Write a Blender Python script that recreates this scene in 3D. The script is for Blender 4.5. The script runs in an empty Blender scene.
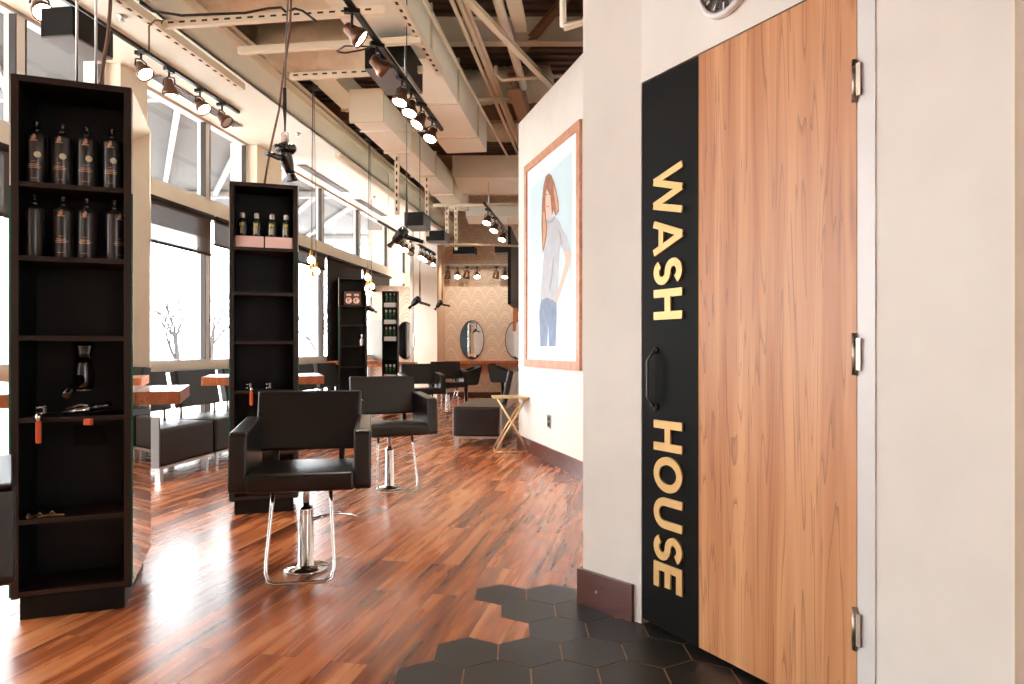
import bpy, math, random
from mathutils import Vector, Matrix
random.seed(7)
S = bpy.context.scene
COL = S.collection
PI = math.pi
F, CX, HY, CH = 690.0, 512.0, 349.0, 1.22      # focal (px), centre x, horizon y, camera height
K = 0.1304                                     # drift of the window wall in x per metre of depth

# ------------------------------------------------------------------ helpers
class MB:
    def __init__(s): s.v=[]; s.f=[]; s.m=[]; s.sm=[]
    def add(s, vs, fs, m=0, smooth=False, M=None):
        b=len(s.v)
        for p in vs:
            p=Vector(p)
            if M is not None: p=M@p
            s.v.append(tuple(p))
        for f in fs:
            s.f.append([b+i for i in f]); s.m.append(m); s.sm.append(smooth)
        return s
    def box(s, x0,x1,y0,y1,z0,z1, m=0, M=None):
        vs=[(x0,y0,z0),(x1,y0,z0),(x1,y1,z0),(x0,y1,z0),(x0,y0,z1),(x1,y0,z1),(x1,y1,z1),(x0,y1,z1)]
        return s.add(vs,[(0,3,2,1),(4,5,6,7),(0,1,5,4),(1,2,6,5),(2,3,7,6),(3,0,4,7)],m,False,M)
    def cbox(s, c, d, rz=0, m=0, R=None):
        M=Matrix.Translation(c)@(R if R is not None else Matrix.Rotation(rz,4,'Z'))
        return s.box(-d[0]/2,d[0]/2,-d[1]/2,d[1]/2,-d[2]/2,d[2]/2,m,M)
    def tube(s, pts, r, n=10, m=0, closed=False, cap=True):
        pts=[Vector(p) for p in pts]; N=len(pts)
        rs=r if isinstance(r,(list,tuple)) else [r]*N
        rings=[]; up=None
        for i,p in enumerate(pts):
            if closed: t=(pts[(i+1)%N]-pts[i-1])
            else: t=pts[min(i+1,N-1)]-pts[max(i-1,0)]
            t.normalize()
            if up is None:
                up=Vector((0,0,1)) if abs(t.z)<0.9 else Vector((1,0,0))
            a=up-t*up.dot(t)
            if a.length<1e-4: a=t.orthogonal()
            a.normalize(); up=a; b=t.cross(a)
            rings.append([p+(a*math.cos(2*PI*k/n)+b*math.sin(2*PI*k/n))*rs[i] for k in range(n)])
        vs=[q for R in rings for q in R]; fs=[]
        for i in range(N if closed else N-1):
            j=(i+1)%N
            for k in range(n):
                k2=(k+1)%n
                fs.append((i*n+k,i*n+k2,j*n+k2,j*n+k))
        s.add(vs,fs,m,True)
        if cap and not closed:
            b=len(s.v)-len(vs)
            s.f.append([b+k for k in range(n)][::-1]); s.m.append(m); s.sm.append(False)
            s.f.append([b+(N-1)*n+k for k in range(n)]); s.m.append(m); s.sm.append(False)
        return s
    def lathe(s, prof, n=24, m=0, M=None, smooth=True):
        vs=[];fs=[]
        for (r,z) in prof:
            for k in range(n): vs.append((r*math.cos(2*PI*k/n),r*math.sin(2*PI*k/n),z))
        P=len(prof)
        for i in range(P-1):
            for k in range(n):
                k2=(k+1)%n; fs.append((i*n+k,i*n+k2,(i+1)*n+k2,(i+1)*n+k))
        if prof[0][0]>1e-5: fs.append(tuple(range(n))[::-1])
        if prof[-1][0]>1e-5: fs.append(tuple((P-1)*n+k for k in range(n)))
        return s.add(vs,fs,m,smooth,M)
    def prism(s, poly, h0, h1, m=0, M=None):   # polygon in xy, extruded in z
        n=len(poly)
        vs=[(p[0],p[1],h0) for p in poly]+[(p[0],p[1],h1) for p in poly]
        fs=[tuple(range(n))[::-1],tuple(range(n,2*n))]+[(i,(i+1)%n,n+(i+1)%n,n+i) for i in range(n)]
        return s.add(vs,fs,m,False,M)
    def build(s, name, mats, parent=None, bevel=0, seg=2, sub=0, loc=None):
        me=bpy.data.meshes.new(name); me.from_pydata(s.v,[],s.f); me.update()
        mats=mats if isinstance(mats,(list,tuple)) else [mats]
        for x in mats: me.materials.append(x)
        for i,p in enumerate(me.polygons):
            p.material_index=s.m[i]; p.use_smooth=s.sm[i]
        o=bpy.data.objects.new(name,me); COL.objects.link(o)
        if parent is not None: o.parent=parent
        if loc: o.location=loc
        if bevel:
            b=o.modifiers.new('bevel','BEVEL'); b.width=bevel; b.segments=seg; b.limit_method='ANGLE'; b.angle_limit=0.6
            b.harden_normals=False
        if sub:
            b=o.modifiers.new('sub','SUBSURF'); b.levels=sub; b.render_levels=sub
        return o

def tag(o,label,cat,group=None,kind=None):
    if label: o['label']=label
    if cat: o['category']=cat
    if group: o['group']=group
    if kind: o['kind']=kind
    return o
def struct(o): o['kind']='structure'; return o
def empty(name,loc,rz=0,label=None,cat=None,group=None):
    o=bpy.data.objects.new(name,None); COL.objects.link(o); o.location=loc; o.rotation_euler=(0,0,rz)
    o.empty_display_size=.1
    return tag(o,label,cat,group)
KIDS={}
def kids(o): return [c for c in bpy.data.objects if c.parent==o]
def copy_tree(o,loc=None,rz=None,label=None,group=None,parent=None):
    c=o.copy(); COL.objects.link(c)
    if parent is not None: c.parent=parent
    if loc is not None: c.location=loc
    if rz is not None: c.rotation_euler=(0,0,rz)
    if label: c['label']=label
    if group: c['group']=group
    for ch in kids(o): copy_tree(ch,parent=c)
    return c
def px(x,y,Y): return Vector(((x-CX)/F*Y, Y, CH+(HY-y)/F*Y))     # a photo measurement turned into metres at depth Y
def U(u,Y,z=0): return Vector((u+K*Y,Y,z))                        # point on a line that runs with the window wall
def laneY(u,x): return u/((x-CX)/F-K)                             # depth where a lane shows at column x
RW=-math.atan(K)                                                  # heading of the window wall

# ------------------------------------------------------------------ materials
def lin(c):
    return tuple(((v/255)/12.92 if v/255<=.04045 else ((v/255+.055)/1.055)**2.4) for v in c)+(1,)
def mat(name,rgb,rough=.5,metal=0,spec=.5,coat=0,bump=0,bscale=60,var=0,vscale=4,sheen=0):
    m=bpy.data.materials.new(name); m.use_nodes=True; nt=m.node_tree; N=nt.nodes; L=nt.links
    b=N['Principled BSDF']; c=lin(rgb) if max(rgb)>1 else tuple(rgb)+(1,)
    b.inputs['Base Color'].default_value=c
    b.inputs['Roughness'].default_value=rough; b.inputs['Metallic'].default_value=metal
    b.inputs['Specular IOR Level'].default_value=spec; b.inputs['Coat Weight'].default_value=coat
    b.inputs['Coat Roughness'].default_value=.08
    tc=N.new('ShaderNodeTexCoord')
    nz=N.new('ShaderNodeTexNoise'); nz.inputs['Scale'].default_value=vscale; nz.inputs['Detail'].default_value=5
    L.new(tc.outputs['Object'],nz.inputs['Vector'])
    v=max(var,.04)
    r=N.new('ShaderNodeMapRange'); r.inputs['From Min'].default_value=.3; r.inputs['From Max'].default_value=.7
    r.inputs['To Min'].default_value=1-v; r.inputs['To Max'].default_value=1+v*.5
    L.new(nz.outputs['Fac'],r.inputs['Value'])
    mx=N.new('ShaderNodeVectorMath'); mx.operation='SCALE'; mx.inputs[0].default_value=c[:3]
    L.new(r.outputs[0],mx.inputs['Scale']); L.new(mx.outputs[0],b.inputs['Base Color'])
    if bump:
        n2=N.new('ShaderNodeTexNoise'); n2.inputs['Scale'].default_value=bscale; n2.inputs['Detail'].default_value=4
        L.new(tc.outputs['Object'],n2.inputs['Vector'])
        bp=N.new('ShaderNodeBump'); bp.inputs['Strength'].default_value=bump; bp.inputs['Distance'].default_value=.01
        L.new(n2.outputs['Fac'],bp.inputs['Height']); L.new(bp.outputs[0],b.inputs['Normal'])
    return m
def emit(name,rgb,s):
    m=bpy.data.materials.new(name); m.use_nodes=True; N=m.node_tree.nodes
    b=N['Principled BSDF']; b.inputs['Base Color'].default_value=rgb+(1,)
    b.inputs['Emission Color'].default_value=rgb+(1,); b.inputs['Emission Strength'].default_value=s
    return m

def wood_mat(name,dark,mid,light,scale=(14,14,1.0),rough=.4,coat=0,rot=(0,0,0),lines=.5):
    m=bpy.data.materials.new(name); m.use_nodes=True; nt=m.node_tree; N=nt.nodes; L=nt.links; b=N['Principled BSDF']
    tc=N.new('ShaderNodeTexCoord'); mp=N.new('ShaderNodeMapping'); mp.inputs['Scale'].default_value=scale; mp.inputs['Rotation'].default_value=rot
    L.new(tc.outputs['Object'],mp.inputs['Vector'])
    n1=N.new('ShaderNodeTexNoise'); n1.inputs['Scale'].default_value=1; n1.inputs['Detail'].default_value=3; n1.inputs['Distortion'].default_value=.6
    L.new(mp.outputs[0],n1.inputs['Vector'])
    cr=N.new('ShaderNodeValToRGB'); e=cr.color_ramp.elements
    e[0].position=.30; e[0].color=lin(mid); e[1].position=.68; e[1].color=lin(light)
    L.new(n1.outputs['Fac'],cr.inputs['Fac'])
    # fine dark growth lines
    n2=N.new('ShaderNodeTexNoise'); n2.inputs['Scale'].default_value=.8; n2.inputs['Detail'].default_value=2; n2.inputs['Distortion'].default_value=1.2
    L.new(mp.outputs[0],n2.inputs['Vector'])
    ml=N.new('ShaderNodeMath'); ml.operation='MULTIPLY'; ml.inputs[1].default_value=9; L.new(n2.outputs['Fac'],ml.inputs[0])
    fr=N.new('ShaderNodeMath'); fr.operation='FRACT'; L.new(ml.outputs[0],fr.inputs[0])
    rr=N.new('ShaderNodeMapRange'); rr.inputs['From Min'].default_value=.78; rr.inputs['From Max'].default_value=1; rr.inputs['To Max'].default_value=lines
    L.new(fr.outputs[0],rr.inputs['Value'])
    mx=N.new('ShaderNodeMixRGB'); mx.inputs['Color2'].default_value=lin(dark)
    L.new(rr.outputs[0],mx.inputs['Fac']); L.new(cr.outputs[0],mx.inputs['Color1'])
    L.new(mx.outputs[0],b.inputs['Base Color'])
    b.inputs['Roughness'].default_value=rough; b.inputs['Coat Weight'].default_value=coat
    return m

def floor_mat():
    m=bpy.data.materials.new('plank_floor'); m.use_nodes=True; nt=m.node_tree; N=nt.nodes; L=nt.links; b=N['Principled BSDF']
    tc=N.new('ShaderNodeTexCoord'); mp=N.new('ShaderNodeMapping'); mp.vector_type='POINT'
    mp.inputs['Rotation'].default_value=(0,0,-math.radians(78.3))
    L.new(tc.outputs['Object'],mp.inputs['Vector'])
    br=N.new('ShaderNodeTexBrick'); br.offset=.37; br.inputs['Scale'].default_value=1
    br.inputs['Brick Width'].default_value=1.25; br.inputs['Row Height'].default_value=.155
    br.inputs['Mortar Size'].default_value=.0012; br.inputs['Mortar Smooth'].default_value=.3; br.inputs['Bias'].default_value=0
    br.inputs['Color1'].default_value=(0,0,0,1); br.inputs['Color2'].default_value=(1,1,1,1); br.inputs['Mortar'].default_value=(0,0,0,1)
    L.new(mp.outputs[0],br.inputs['Vector'])
    sc=N.new('ShaderNodeMapping'); sc.inputs['Scale'].default_value=(.55,7,1)
    L.new(mp.outputs[0],sc.inputs['Vector'])
    # offset the grain per plank
    ad=N.new('ShaderNodeVectorMath'); ad.operation='MULTIPLY_ADD'; ad.inputs[1].default_value=(7,13,5)
    L.new(br.outputs['Color'],ad.inputs[0]); L.new(sc.outputs[0],ad.inputs[2])
    n1=N.new('ShaderNodeTexNoise'); n1.inputs['Scale'].default_value=1.5; n1.inputs['Detail'].default_value=6; n1.inputs['Roughness'].default_value=.55; n1.inputs['Distortion'].default_value=.25
    L.new(ad.outputs[0],n1.inputs['Vector'])
    a=N.new('ShaderNodeMath'); a.operation='MULTIPLY_ADD'; a.inputs[1].default_value=.17; 
    sp=N.new('ShaderNodeSeparateColor'); L.new(br.outputs['Color'],sp.inputs[0]); L.new(sp.outputs[0],a.inputs[0])
    s2=N.new('ShaderNodeMath'); s2.operation='SUBTRACT'; s2.inputs[1].default_value=.085; L.new(n1.outputs['Fac'],s2.inputs[0])
    L.new(s2.outputs[0],a.inputs[2])
    cr=N.new('ShaderNodeValToRGB'); cr.color_ramp.elements[0].position=.28; cr.color_ramp.elements[0].color=lin((88,42,24))
    e=cr.color_ramp.elements[1]; e.position=.76; e.color=lin((228,160,106))
    e=cr.color_ramp.elements.new(.42); e.color=lin((150,78,42))
    e=cr.color_ramp.elements.new(.55); e.color=lin((196,112,62))
    L.new(a.outputs[0],cr.inputs['Fac'])
    mx=N.new('ShaderNodeMixRGB'); mx.inputs['Color2'].default_value=lin((50,22,14)); L.new(cr.outputs[0],mx.inputs['Color1'])
    mf=N.new('ShaderNodeMath'); mf.operation='MULTIPLY'; mf.inputs[1].default_value=.8; L.new(br.outputs['Fac'],mf.inputs[0]); L.new(mf.outputs[0],mx.inputs['Fac'])
    L.new(mx.outputs[0],b.inputs['Base Color'])
    rg=N.new('ShaderNodeMapRange'); rg.inputs['To Min'].default_value=.20; rg.inputs['To Max'].default_value=.34; L.new(n1.outputs['Fac'],rg.inputs['Value'])
    L.new(rg.outputs[0],b.inputs['Roughness']); b.inputs['Specular IOR Level'].default_value=.6; b.inputs['Coat Weight'].default_value=.2; b.inputs['Coat Roughness'].default_value=.22
    bp=N.new('ShaderNodeBump'); bp.inputs['Strength'].default_value=.05; bp.inputs['Distance'].default_value=.003
    L.new(n1.outputs['Fac'],bp.inputs['Height']); L.new(bp.outputs[0],b.inputs['Normal'])
    return m

def wallpaper_mat():
    m=bpy.data.materials.new('scallop_wallpaper'); m.use_nodes=True; nt=m.node_tree; N=nt.nodes; L=nt.links; b=N['Principled BSDF']
    tc=N.new('ShaderNodeTexCoord'); sp=N.new('ShaderNodeSeparateXYZ'); L.new(tc.outputs['Object'],sp.inputs[0])
    def mth(op,a,bv=None,**k):
        n=N.new('ShaderNodeMath'); n.operation=op
        for i,x in enumerate((a,bv)):
            if x is None: continue
            if isinstance(x,(int,float)): n.inputs[i].default_value=x
            else: L.new(x,n.inputs[i])
        return n.outputs[0]
    u=mth('MULTIPLY',sp.outputs['X'],PI/.34); s=mth('ABSOLUTE',mth('SINE',u)); s=mth('POWER',s,.9)
    v=mth('SUBTRACT',mth('MULTIPLY',sp.outputs['Z'],1/.30),mth('MULTIPLY',s,.9))
    f=mth('FRACT',v); 
    f3=mth('FRACT',mth('MULTIPLY',v,4))
    line=mth('MULTIPLY',mth('GREATER_THAN',f3,.62),mth('GREATER_THAN',f,.30))
    mx=N.new('ShaderNodeMixRGB'); mx.inputs['Color1'].default_value=lin((240,222,200)); mx.inputs['Color2'].default_value=lin((212,186,160))
    L.new(mth('MULTIPLY',line,.85),mx.inputs['Fac']); L.new(mx.outputs[0],b.inputs['Base Color']); b.inputs['Roughness'].default_value=.75
    return m

def glass_mat(name,tint=(1,1,1),refl=1.0):
    m=bpy.data.materials.new(name); m.use_nodes=True; nt=m.node_tree; N=nt.nodes; L=nt.links
    N.remove(N['Principled BSDF']); out=N['Material Output']
    t=N.new('ShaderNodeBsdfTransparent'); t.inputs['Color'].default_value=tint+(1,)
    g=N.new('ShaderNodeBsdfGlossy'); g.inputs['Roughness'].default_value=.02
    lw=N.new('ShaderNodeLayerWeight'); lw.inputs['Blend'].default_value=.5
    pw5=N.new('ShaderNodeMath'); pw5.operation='POWER'; pw5.inputs[1].default_value=5; L.new(lw.outputs['Facing'],pw5.inputs[0])
    ml=N.new('ShaderNodeMath'); ml.operation='MULTIPLY_ADD'; ml.inputs[1].default_value=.5*refl; ml.inputs[2].default_value=.03*refl; L.new(pw5.outputs[0],ml.inputs[0])
    mx=N.new('ShaderNodeMixShader'); L.new(ml.outputs[0],mx.inputs[0]); L.new(t.outputs[0],mx.inputs[1]); L.new(g.outputs[0],mx.inputs[2])
    L.new(mx.outputs[0],out.inputs['Surface'])
    return m
def shade_mat(name,rgb,through):
    m=bpy.data.materials.new(name); m.use_nodes=True; nt=m.node_tree; N=nt.nodes; L=nt.links
    b=N['Principled BSDF']; out=N['Material Output']; b.inputs['Base Color'].default_value=lin(rgb); b.inputs['Roughness'].default_value=.8
    t=N.new('ShaderNodeBsdfTransparent'); mx=N.new('ShaderNodeMixShader'); mx.inputs[0].default_value=through
    L.new(b.outputs[0],mx.inputs[1]); L.new(t.outputs[0],mx.inputs[2]); L.new(mx.outputs[0],out.inputs['Surface'])
    return m

M={}
M['floor']=floor_mat()
M['wall']=mat('white_plaster',(236,229,218),.6,spec=.3,bump=.03,bscale=180)
M['wallwarm']=mat('cream_plaster',(236,224,211),.6,spec=.3,bump=.03,bscale=180)
M['trimwhite']=mat('white_gloss_trim',(228,224,220),.35)
M['paper']=wallpaper_mat()
M['peach']=mat('peach_plaster',(226,190,156),.7)
M['beam']=mat('cream_beam_paint',(242,230,210),.6)
M['frame']=mat('aluminium_window_frame',(232,228,222),.45)
M['frame_dark']=mat('bronze_window_gasket',(60,55,52),.5)
M['glass']=glass_mat('window_glass')
M['blind']=shade_mat('roller_blind_mesh',(82,68,58),.10)
M['blindthin']=shade_mat('sheer_blind_mesh',(110,104,100),.30)
M['blackout']=mat('blackout_blind',(40,30,26),.8)
M['black']=mat('black_laminate',(8,7,7),.45,spec=.25)
M['blackedge']=mat('dark_walnut_edge',(44,29,22),.5,spec=.3)
M['blackpanel']=mat('satin_black_panel',(16,14,11),.55,spec=.10)
M['leather']=mat('black_leather',(24,14,8),.30,spec=.5,bump=.10,bscale=220,var=.1)
M['leathergrey']=mat('charcoal_leather',(30,28,26),.42,spec=.4,bump=.1,bscale=220)
M['chrome']=mat('polished_chrome',(225,222,220),.08,metal=1)
M['steel']=mat('brushed_steel',(200,198,195),.3,metal=1)
M['nickel']=mat('dull_nickel',(176,160,142),.42,metal=1)
M['handle']=mat('bronze_black_handle',(44,41,38),.35,metal=.3)
M['mirror']=mat('mirror_silver',(235,238,238),.01,metal=1)
M['glassedge']=mat('green_glass_edge',(10,110,84),.15)
M['door']=wood_mat('cherry_door_veneer',(122,68,38),(190,122,74),(222,162,112),(15,15,.5),.42,lines=.55)
M['counter']=wood_mat('orange_walnut_counter',(110,48,22),(180,94,50),(220,140,88),(20,20,3),.3,coat=.3)
M['framewood']=wood_mat('oak_frame',(150,96,66),(190,128,96),(214,156,124),(10,10,10),.45)
M['skirt']=wood_mat('mahogany_skirting',(30,12,8),(70,30,20),(104,50,34),(3,3,14),.3,coat=.4)
M['tile']=mat('black_slate_tile',(40,38,35),.38,spec=.5,var=.12,vscale=3,bump=.05,bscale=30)
M['grout']=mat('tan_grout',(176,134,104),.8)
M['gold']=mat('brushed_brass_letter',(226,184,118),.42,metal=.35)
M['goldpaint']=mat('champagne_metal',(222,190,140),.35,metal=.4)
M['duct']=mat('cream_painted_duct',(250,247,230),.55,var=.06,vscale=1.5)
M['ductside']=mat('painted_steel_duct',(230,218,194),.55)
M['wrap']=mat('painted_duct_wrap',(242,232,208),.7,bump=.9,bscale=7,var=.1)
M['strut']=mat('cream_strut_paint',(242,230,204),.5)
M['slot']=mat('dark_slot',(60,44,34),.8)
M['pipe']=mat('cream_pipe_paint',(242,230,206),.45)
M['deck']=mat('dark_brown_deck',(104,84,66),.8)
M['joist']=mat('brown_joist',(150,118,90),.7)
M['blackmetal']=mat('black_track_metal',(18,17,16),.4)
M['copper']=mat('warm_bronze_lamp',(104,72,54),.30,metal=.6)
M['lens']=emit('lamp_lens',(1,.88,.72),22)
M['lensoff']=mat('clear_lens',(214,206,196),.25)
M['bulb']=emit('pendant_bulb',(1,.76,.46),14)
M['brass']=mat('aged_brass',(190,140,80),.35,metal=.8)
M['cord']=mat('black_cord',(40,34,30),.6)
M['browncord']=mat('brown_cord',(120,84,62),.6)
M['steelcord']=mat('grey_cord',(120,112,104),.5)
M['canopy']=mat('grey_canopy_panel',(66,69,69),.7)
M['canopybeam']=mat('white_canopy_beam',(150,154,154),.5)
M['ground']=mat('pale_concrete',(205,205,202),.8)
M['bark']=mat('pale_bark',(60,55,54),.9)
M['bottle']=mat('espresso_bottle',(38,30,26),.28,spec=.6)
M['bottlecap']=mat('smoked_pump',(30,26,24),.12,spec=.8)
M['labelp']=mat('rose_gold_print',(196,150,122),.4)
M['sticker']=mat('cream_sticker',(214,206,176),.5)
M['amber']=mat('dark_green_glass',(24,38,26),.12,spec=.8)
M['goldlabel']=mat('gold_label',(190,165,95),.4)
M['boxpink']=mat('blush_carton',(238,196,184),.6)
M['greenbottle']=mat('green_bottle',(56,92,66),.25)
M['whitebox']=mat('white_carton',(232,230,228),.5)
M['dryer']=mat('gloss_black_plastic',(16,15,15),.15,spec=.8)
M['orange']=mat('orange_handle',(205,84,40),.5)
M['grey']=mat('grey_plastic',(120,118,116),.5)
M['whitep']=mat('white_plastic',(235,233,230),.4)

# ------------------------------------------------------------------ room shell
mb=MB(); mb.box(-7,7,-5,18.5,-.2,0); struct(mb.build('floor',M['floor']))
mb=MB(); mb.box(-40,-7,-30,60,-.25,-.05); o=mb.build('ground_outside',M['ground']); struct(o); o.name='floor_terrace'

# deck with corrugation
mb=MB(); n=0
x=-6.0
Y0,Y1=-4.5,18
yy=Y0
while yy<Y1:
    mb.box(-5.6,6,yy,yy+.10,5.26,5.40); mb.box(-5.6,6,yy+.10,yy+.20,5.30,5.44); yy+=.2
struct(mb.build('ceiling',M['deck']))

# window wall -----------------------------------------------------------------
UW=-4.85
def wbox(mb,u0,u1,Y0,Y1,z0,z1,m=0):
    # box running with the window wall: sheared footprint
    vs=[U(u0,Y0,z0),U(u1,Y0,z0),U(u1,Y1,z0),U(u0,Y1,z0),U(u0,Y0,z1),U(u1,Y0,z1),U(u1,Y1,z1),U(u0,Y1,z1)]
    return mb.add(vs,[(0,3,2,1),(4,5,6,7),(0,1,5,4),(1,2,6,5),(2,3,7,6),(3,0,4,7)],m)
mb=MB()
wbox(mb,UW-.15,UW+.06,-3,17.3,2.86-.0,3.02)        # beam between windows and transoms
wbox(mb,UW-.15,UW+.04,-3,17.3,0,.10)
wbox(mb,UW-.15,UW+.02,-3,17.3,4.02,4.30)
wbox(mb,UW-.15,UW+.10,-3,17.3,4.30,5.26)
for (a,b) in ((-3,1.2),(3.9,4.5),(6.72,7.12),(9.38,10.1),(16.9,17.3)):
    wbox(mb,UW-.2,UW+.16,a,b,0,4.02)
struct(mb.build('wall_left',M['beam']))
bays=[(1.2,2.6),(2.6,3.9),(4.5,5.72),(5.72,6.72),(7.12,8.43),(8.43,9.38),(10.1,11.9),(11.9,13.7),(13.7,15.5),(15.5,16.9)]
for i,(a,b) in enumerate(bays):
    w=empty('window_%d'%(i+1),U(UW,(a+b)/2,0)); w['kind']='structure'
    inv=-w.location
    fr=MB()
    e=.045
    for (z0,z1) in ((.10,1.0),(1.05,2.86),(3.02,4.02)):
        wbox(fr,UW-.07,UW+.03,a,a+e,z0,z1); wbox(fr,UW-.07,UW+.03,b-e,b,z0,z1)
        wbox(fr,UW-.07,UW+.03,a,b,z0,z0+e); wbox(fr,UW-.07,UW+.03,a,b,z1-e,z1)
    # dark gaskets
    for (z0,z1) in ((.145,.955),(1.095,2.815),(3.065,3.975)):
        wbox(fr,UW-.02,UW+.036,a+e,a+e+.012,z0,z1,1); wbox(fr,UW-.02,UW+.036,b-e-.012,b-e,z0,z1,1)
    wbox(fr,UW-.07,UW+.07,a,b,.99,1.06,2)
    f=fr.build('window_frame',[M['frame'],M['frame_dark'],M['beam']],w); f.location=inv
    for (z0,z1) in ((.14,.96),(1.09,2.82),(3.06,3.98)):
        g=MB(); wbox(g,UW-.028,UW-.02,a+e,b-e,z0,z1); g=g.build('window_pane',M['glass'],w); g.location=inv

# roller blinds
def blind(a,b,zb,m,label,thin=0):
    t=empty('roller_blind',U(UW+.09,(a+b)/2,2.84),0,label,'window blind','roller blinds under the window beam')
    inv=-t.location
    r=MB(); r.tube([U(UW+.11,a+.05,2.82),U(UW+.11,b-.03,2.82)],.03,12); o=r.build('blind_roller',M['blackout'],t); o.location=inv
    s=MB(); wbox(s,UW+.085,UW+.09,a+.05,b-.03,zb+thin,2.82); o=s.build('blind_fabric',m,t); o.location=inv
    if thin:
        s=MB(); wbox(s,UW+.085,UW+.09,a+.05,b-.03,zb,zb+thin); o=s.build('sheer_band',M['blindthin'],t); o.location=inv
    s=MB(); wbox(s,UW+.075,UW+.10,a+.05,b-.03,zb-.03,zb); o=s.build('hem_bar',M['blackout'],t); o.location=inv
blind(4.5,6.72,2.30,M['blind'],'part-lowered brown blind seen left of the nearest black shelf tower')
blind(7.12,8.43,2.38,M['blind'],'part-lowered brown roller blind with a sheer lower band, right of the nearest shelf tower',.17)
blind(8.43,9.38,2.52,M['blind'],'short part-lowered brown blind just left of the middle shelf tower')
blind(10.1,11.9,2.60,M['blind'],'part-lowered brown blind right of the middle shelf tower above the far windows')
blind(11.9,13.7,.08,M['blackout'],'fully lowered black-brown blind behind the far shelf tower')
blind(13.7,15.5,2.45,M['blind'],'short brown blind beside the glowing second pendant lamp')

# white soffit and its fascia
mb=MB(); wbox(mb,UW+.05,-3.67,-3,17.3,4.0,4.04); wbox(mb,-3.70,-3.67,-3,17.3,4.0,4.30)
# slot diffusers in soffit
struct(mb.build('ceiling_soffit',M['duct']))
for (a,b) in ((7.0,8.6),(10.4,12.2),(12.8,14.4)):
    g=MB()
    for k in range(4): wbox(g,UW+.25+k*.035,UW+.265+k*.035,a,b,3.985,3.999)
    o=g.build('slot_vent',M['grey']); tag(o,{7.0:'long grey slot vent in the white soffit above the nearest transoms',10.4:'grey slot vent in the white soffit right of the middle column',12.8:'farthest grey slot vent in the white window soffit'}[a],'vent','slot vents in the soffit')
mb=MB(); wbox(mb,-3.69,-3.63,-3,16.9,4.27,4.33); wbox(mb,-3.66,-3.62,-3,16.9,4.36,4.40)
o=mb.build('trim_1',M['pipe']); struct(o)

# back wall with scallop wallpaper, pier and left partition
mb=MB(); mb.box(-3.6,5,17.3,17.45,0,5.3); struct(mb.build('wall_back',M['paper']))
mb=MB(); mb.box(-2.25,-1.68,15.5,17.3,0,4.3); 
o=mb.build('wall_pier',[M['wall'],M['peach']]); struct(o)
for p in o.data.polygons:
    if p.normal.x>.9: p.material_index=1
mb=MB(); mb.box(-1.68,1,17.26,17.3,0,.14); struct(mb.build('baseboard_back',M['skirt']))
mb=MB(); mb.box(-3.0,-2.10,14.5,14.6,0,2.55); struct(mb.build('wall_partition',M['paper']))
mb=MB(); mb.box(-2.14,-2.08,14.44,14.6,0,4.0); struct(mb.build('trim_2',M['frame']))
# outer enclosing walls (wash room side)
mb=MB(); mb.box(5.6,5.8,-3,17.45,0,5.3); struct(mb.build('wall_right',M['wall']))

mb=MB(); mb.box(-5.6,5.8,-4.2,-4.0,0,5.3); struct(mb.build('wall_rear',M['wall']))
# picture wall ------------------------------------------------------------------
A=Vector((.667,6.48,0)); D=Vector((-.276,.961,0)).normalized(); Nn=Vector((-D.y,D.x,0))  # Nn points left toward the salon? 
if Nn.x>0: Nn=-Nn
def pw(t,off,z): return A+D*t+Nn*off+Vector((0,0,z))
def pbox(mb,t0,t1,o0,o1,z0,z1,m=0):
    vs=[pw(t0,o0,z0),pw(t1,o0,z0),pw(t1,o1,z0),pw(t0,o1,z0),pw(t0,o0,z1),pw(t1,o0,z1),pw(t1,o1,z1),pw(t0,o1,z1)]
    return mb.add(vs,[(0,3,2,1),(4,5,6,7),(0,1,5,4),(1,2,6,5),(2,3,7,6),(3,0,4,7)],m)
mb=MB(); pbox(mb,-2.6,2.12,-.15,0,0,4.0); 
e=pw(2.12,0,0)
struct(mb.build('wall_picture',M['wall']))
mb=MB(); mb.add([e,e+Vector((.05,0,0)),Vector((5.6,8.5,0)),Vector((5.6,8.35,0)),e+Vector((0,0,4)),e+Vector((.05,0,4)),Vector((5.6,8.5,4)),Vector((5.6,8.35,4))],
    [(0,3,2,1),(4,5,6,7),(0,1,5,4),(1,2,6,5),(2,3,7,6),(3,0,4,7)]); struct(mb.build('wall_return',M['wall']))
mb=MB(); pbox(mb,-2.6,2.13,0,.014,0,.163); struct(mb.build('baseboard_right',M['skirt']))
def ppx(x,y):      # photo point on the picture wall -> (t,z)
    r=(x-CX)/F; t=(A.x-r*A.y)/(r*D.y-D.x); return t,CH+(HY-y)/F*(A.y+D.y*t)

pic=empty('framed_poster',pw(.94,0,1.0),0,'tall oak framed poster of a long-haired woman in a grey tee','picture')
def pobj(mb,name,m,par=pic,**k):
    o=mb.build(name,m,par,**k); o.location=-pic.location; return o
mb=MB(); t0,t1,z0,z1=.02,1.80,1.015,3.385; w=.085
for a in ((t0,t1,z0,z0+w),(t0,t1,z1-w,z1),(t0,t0+w,z0+w,z1-w),(t1-w,t1,z0+w,z1-w)): pbox(mb,a[0],a[1],.0,.03,a[2],a[3])
pobj(mb,'picture_frame',M['framewood'])
mb=MB(); pbox(mb,t0+w,t1-w,.005,.012,z0+w,z1-w); mount=pobj(mb,'picture_mount',mat('white_mount',(240,242,244),.5))
def poly(name,pts,off,m,parent=mount):
    mb=MB(); q=[]
    for (x,y) in pts:
        # crop 3.417x at (520,160)
        t,z=ppx(520+x/3.417,160+y/3.417); q.append(pw(t,off,z))
    b=len(mb.v); mb.add(q,[tuple(range(len(q)))])
    o=mb.build(name,m,parent); return o
I=bpy.data.objects
q=MB(); 
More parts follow.
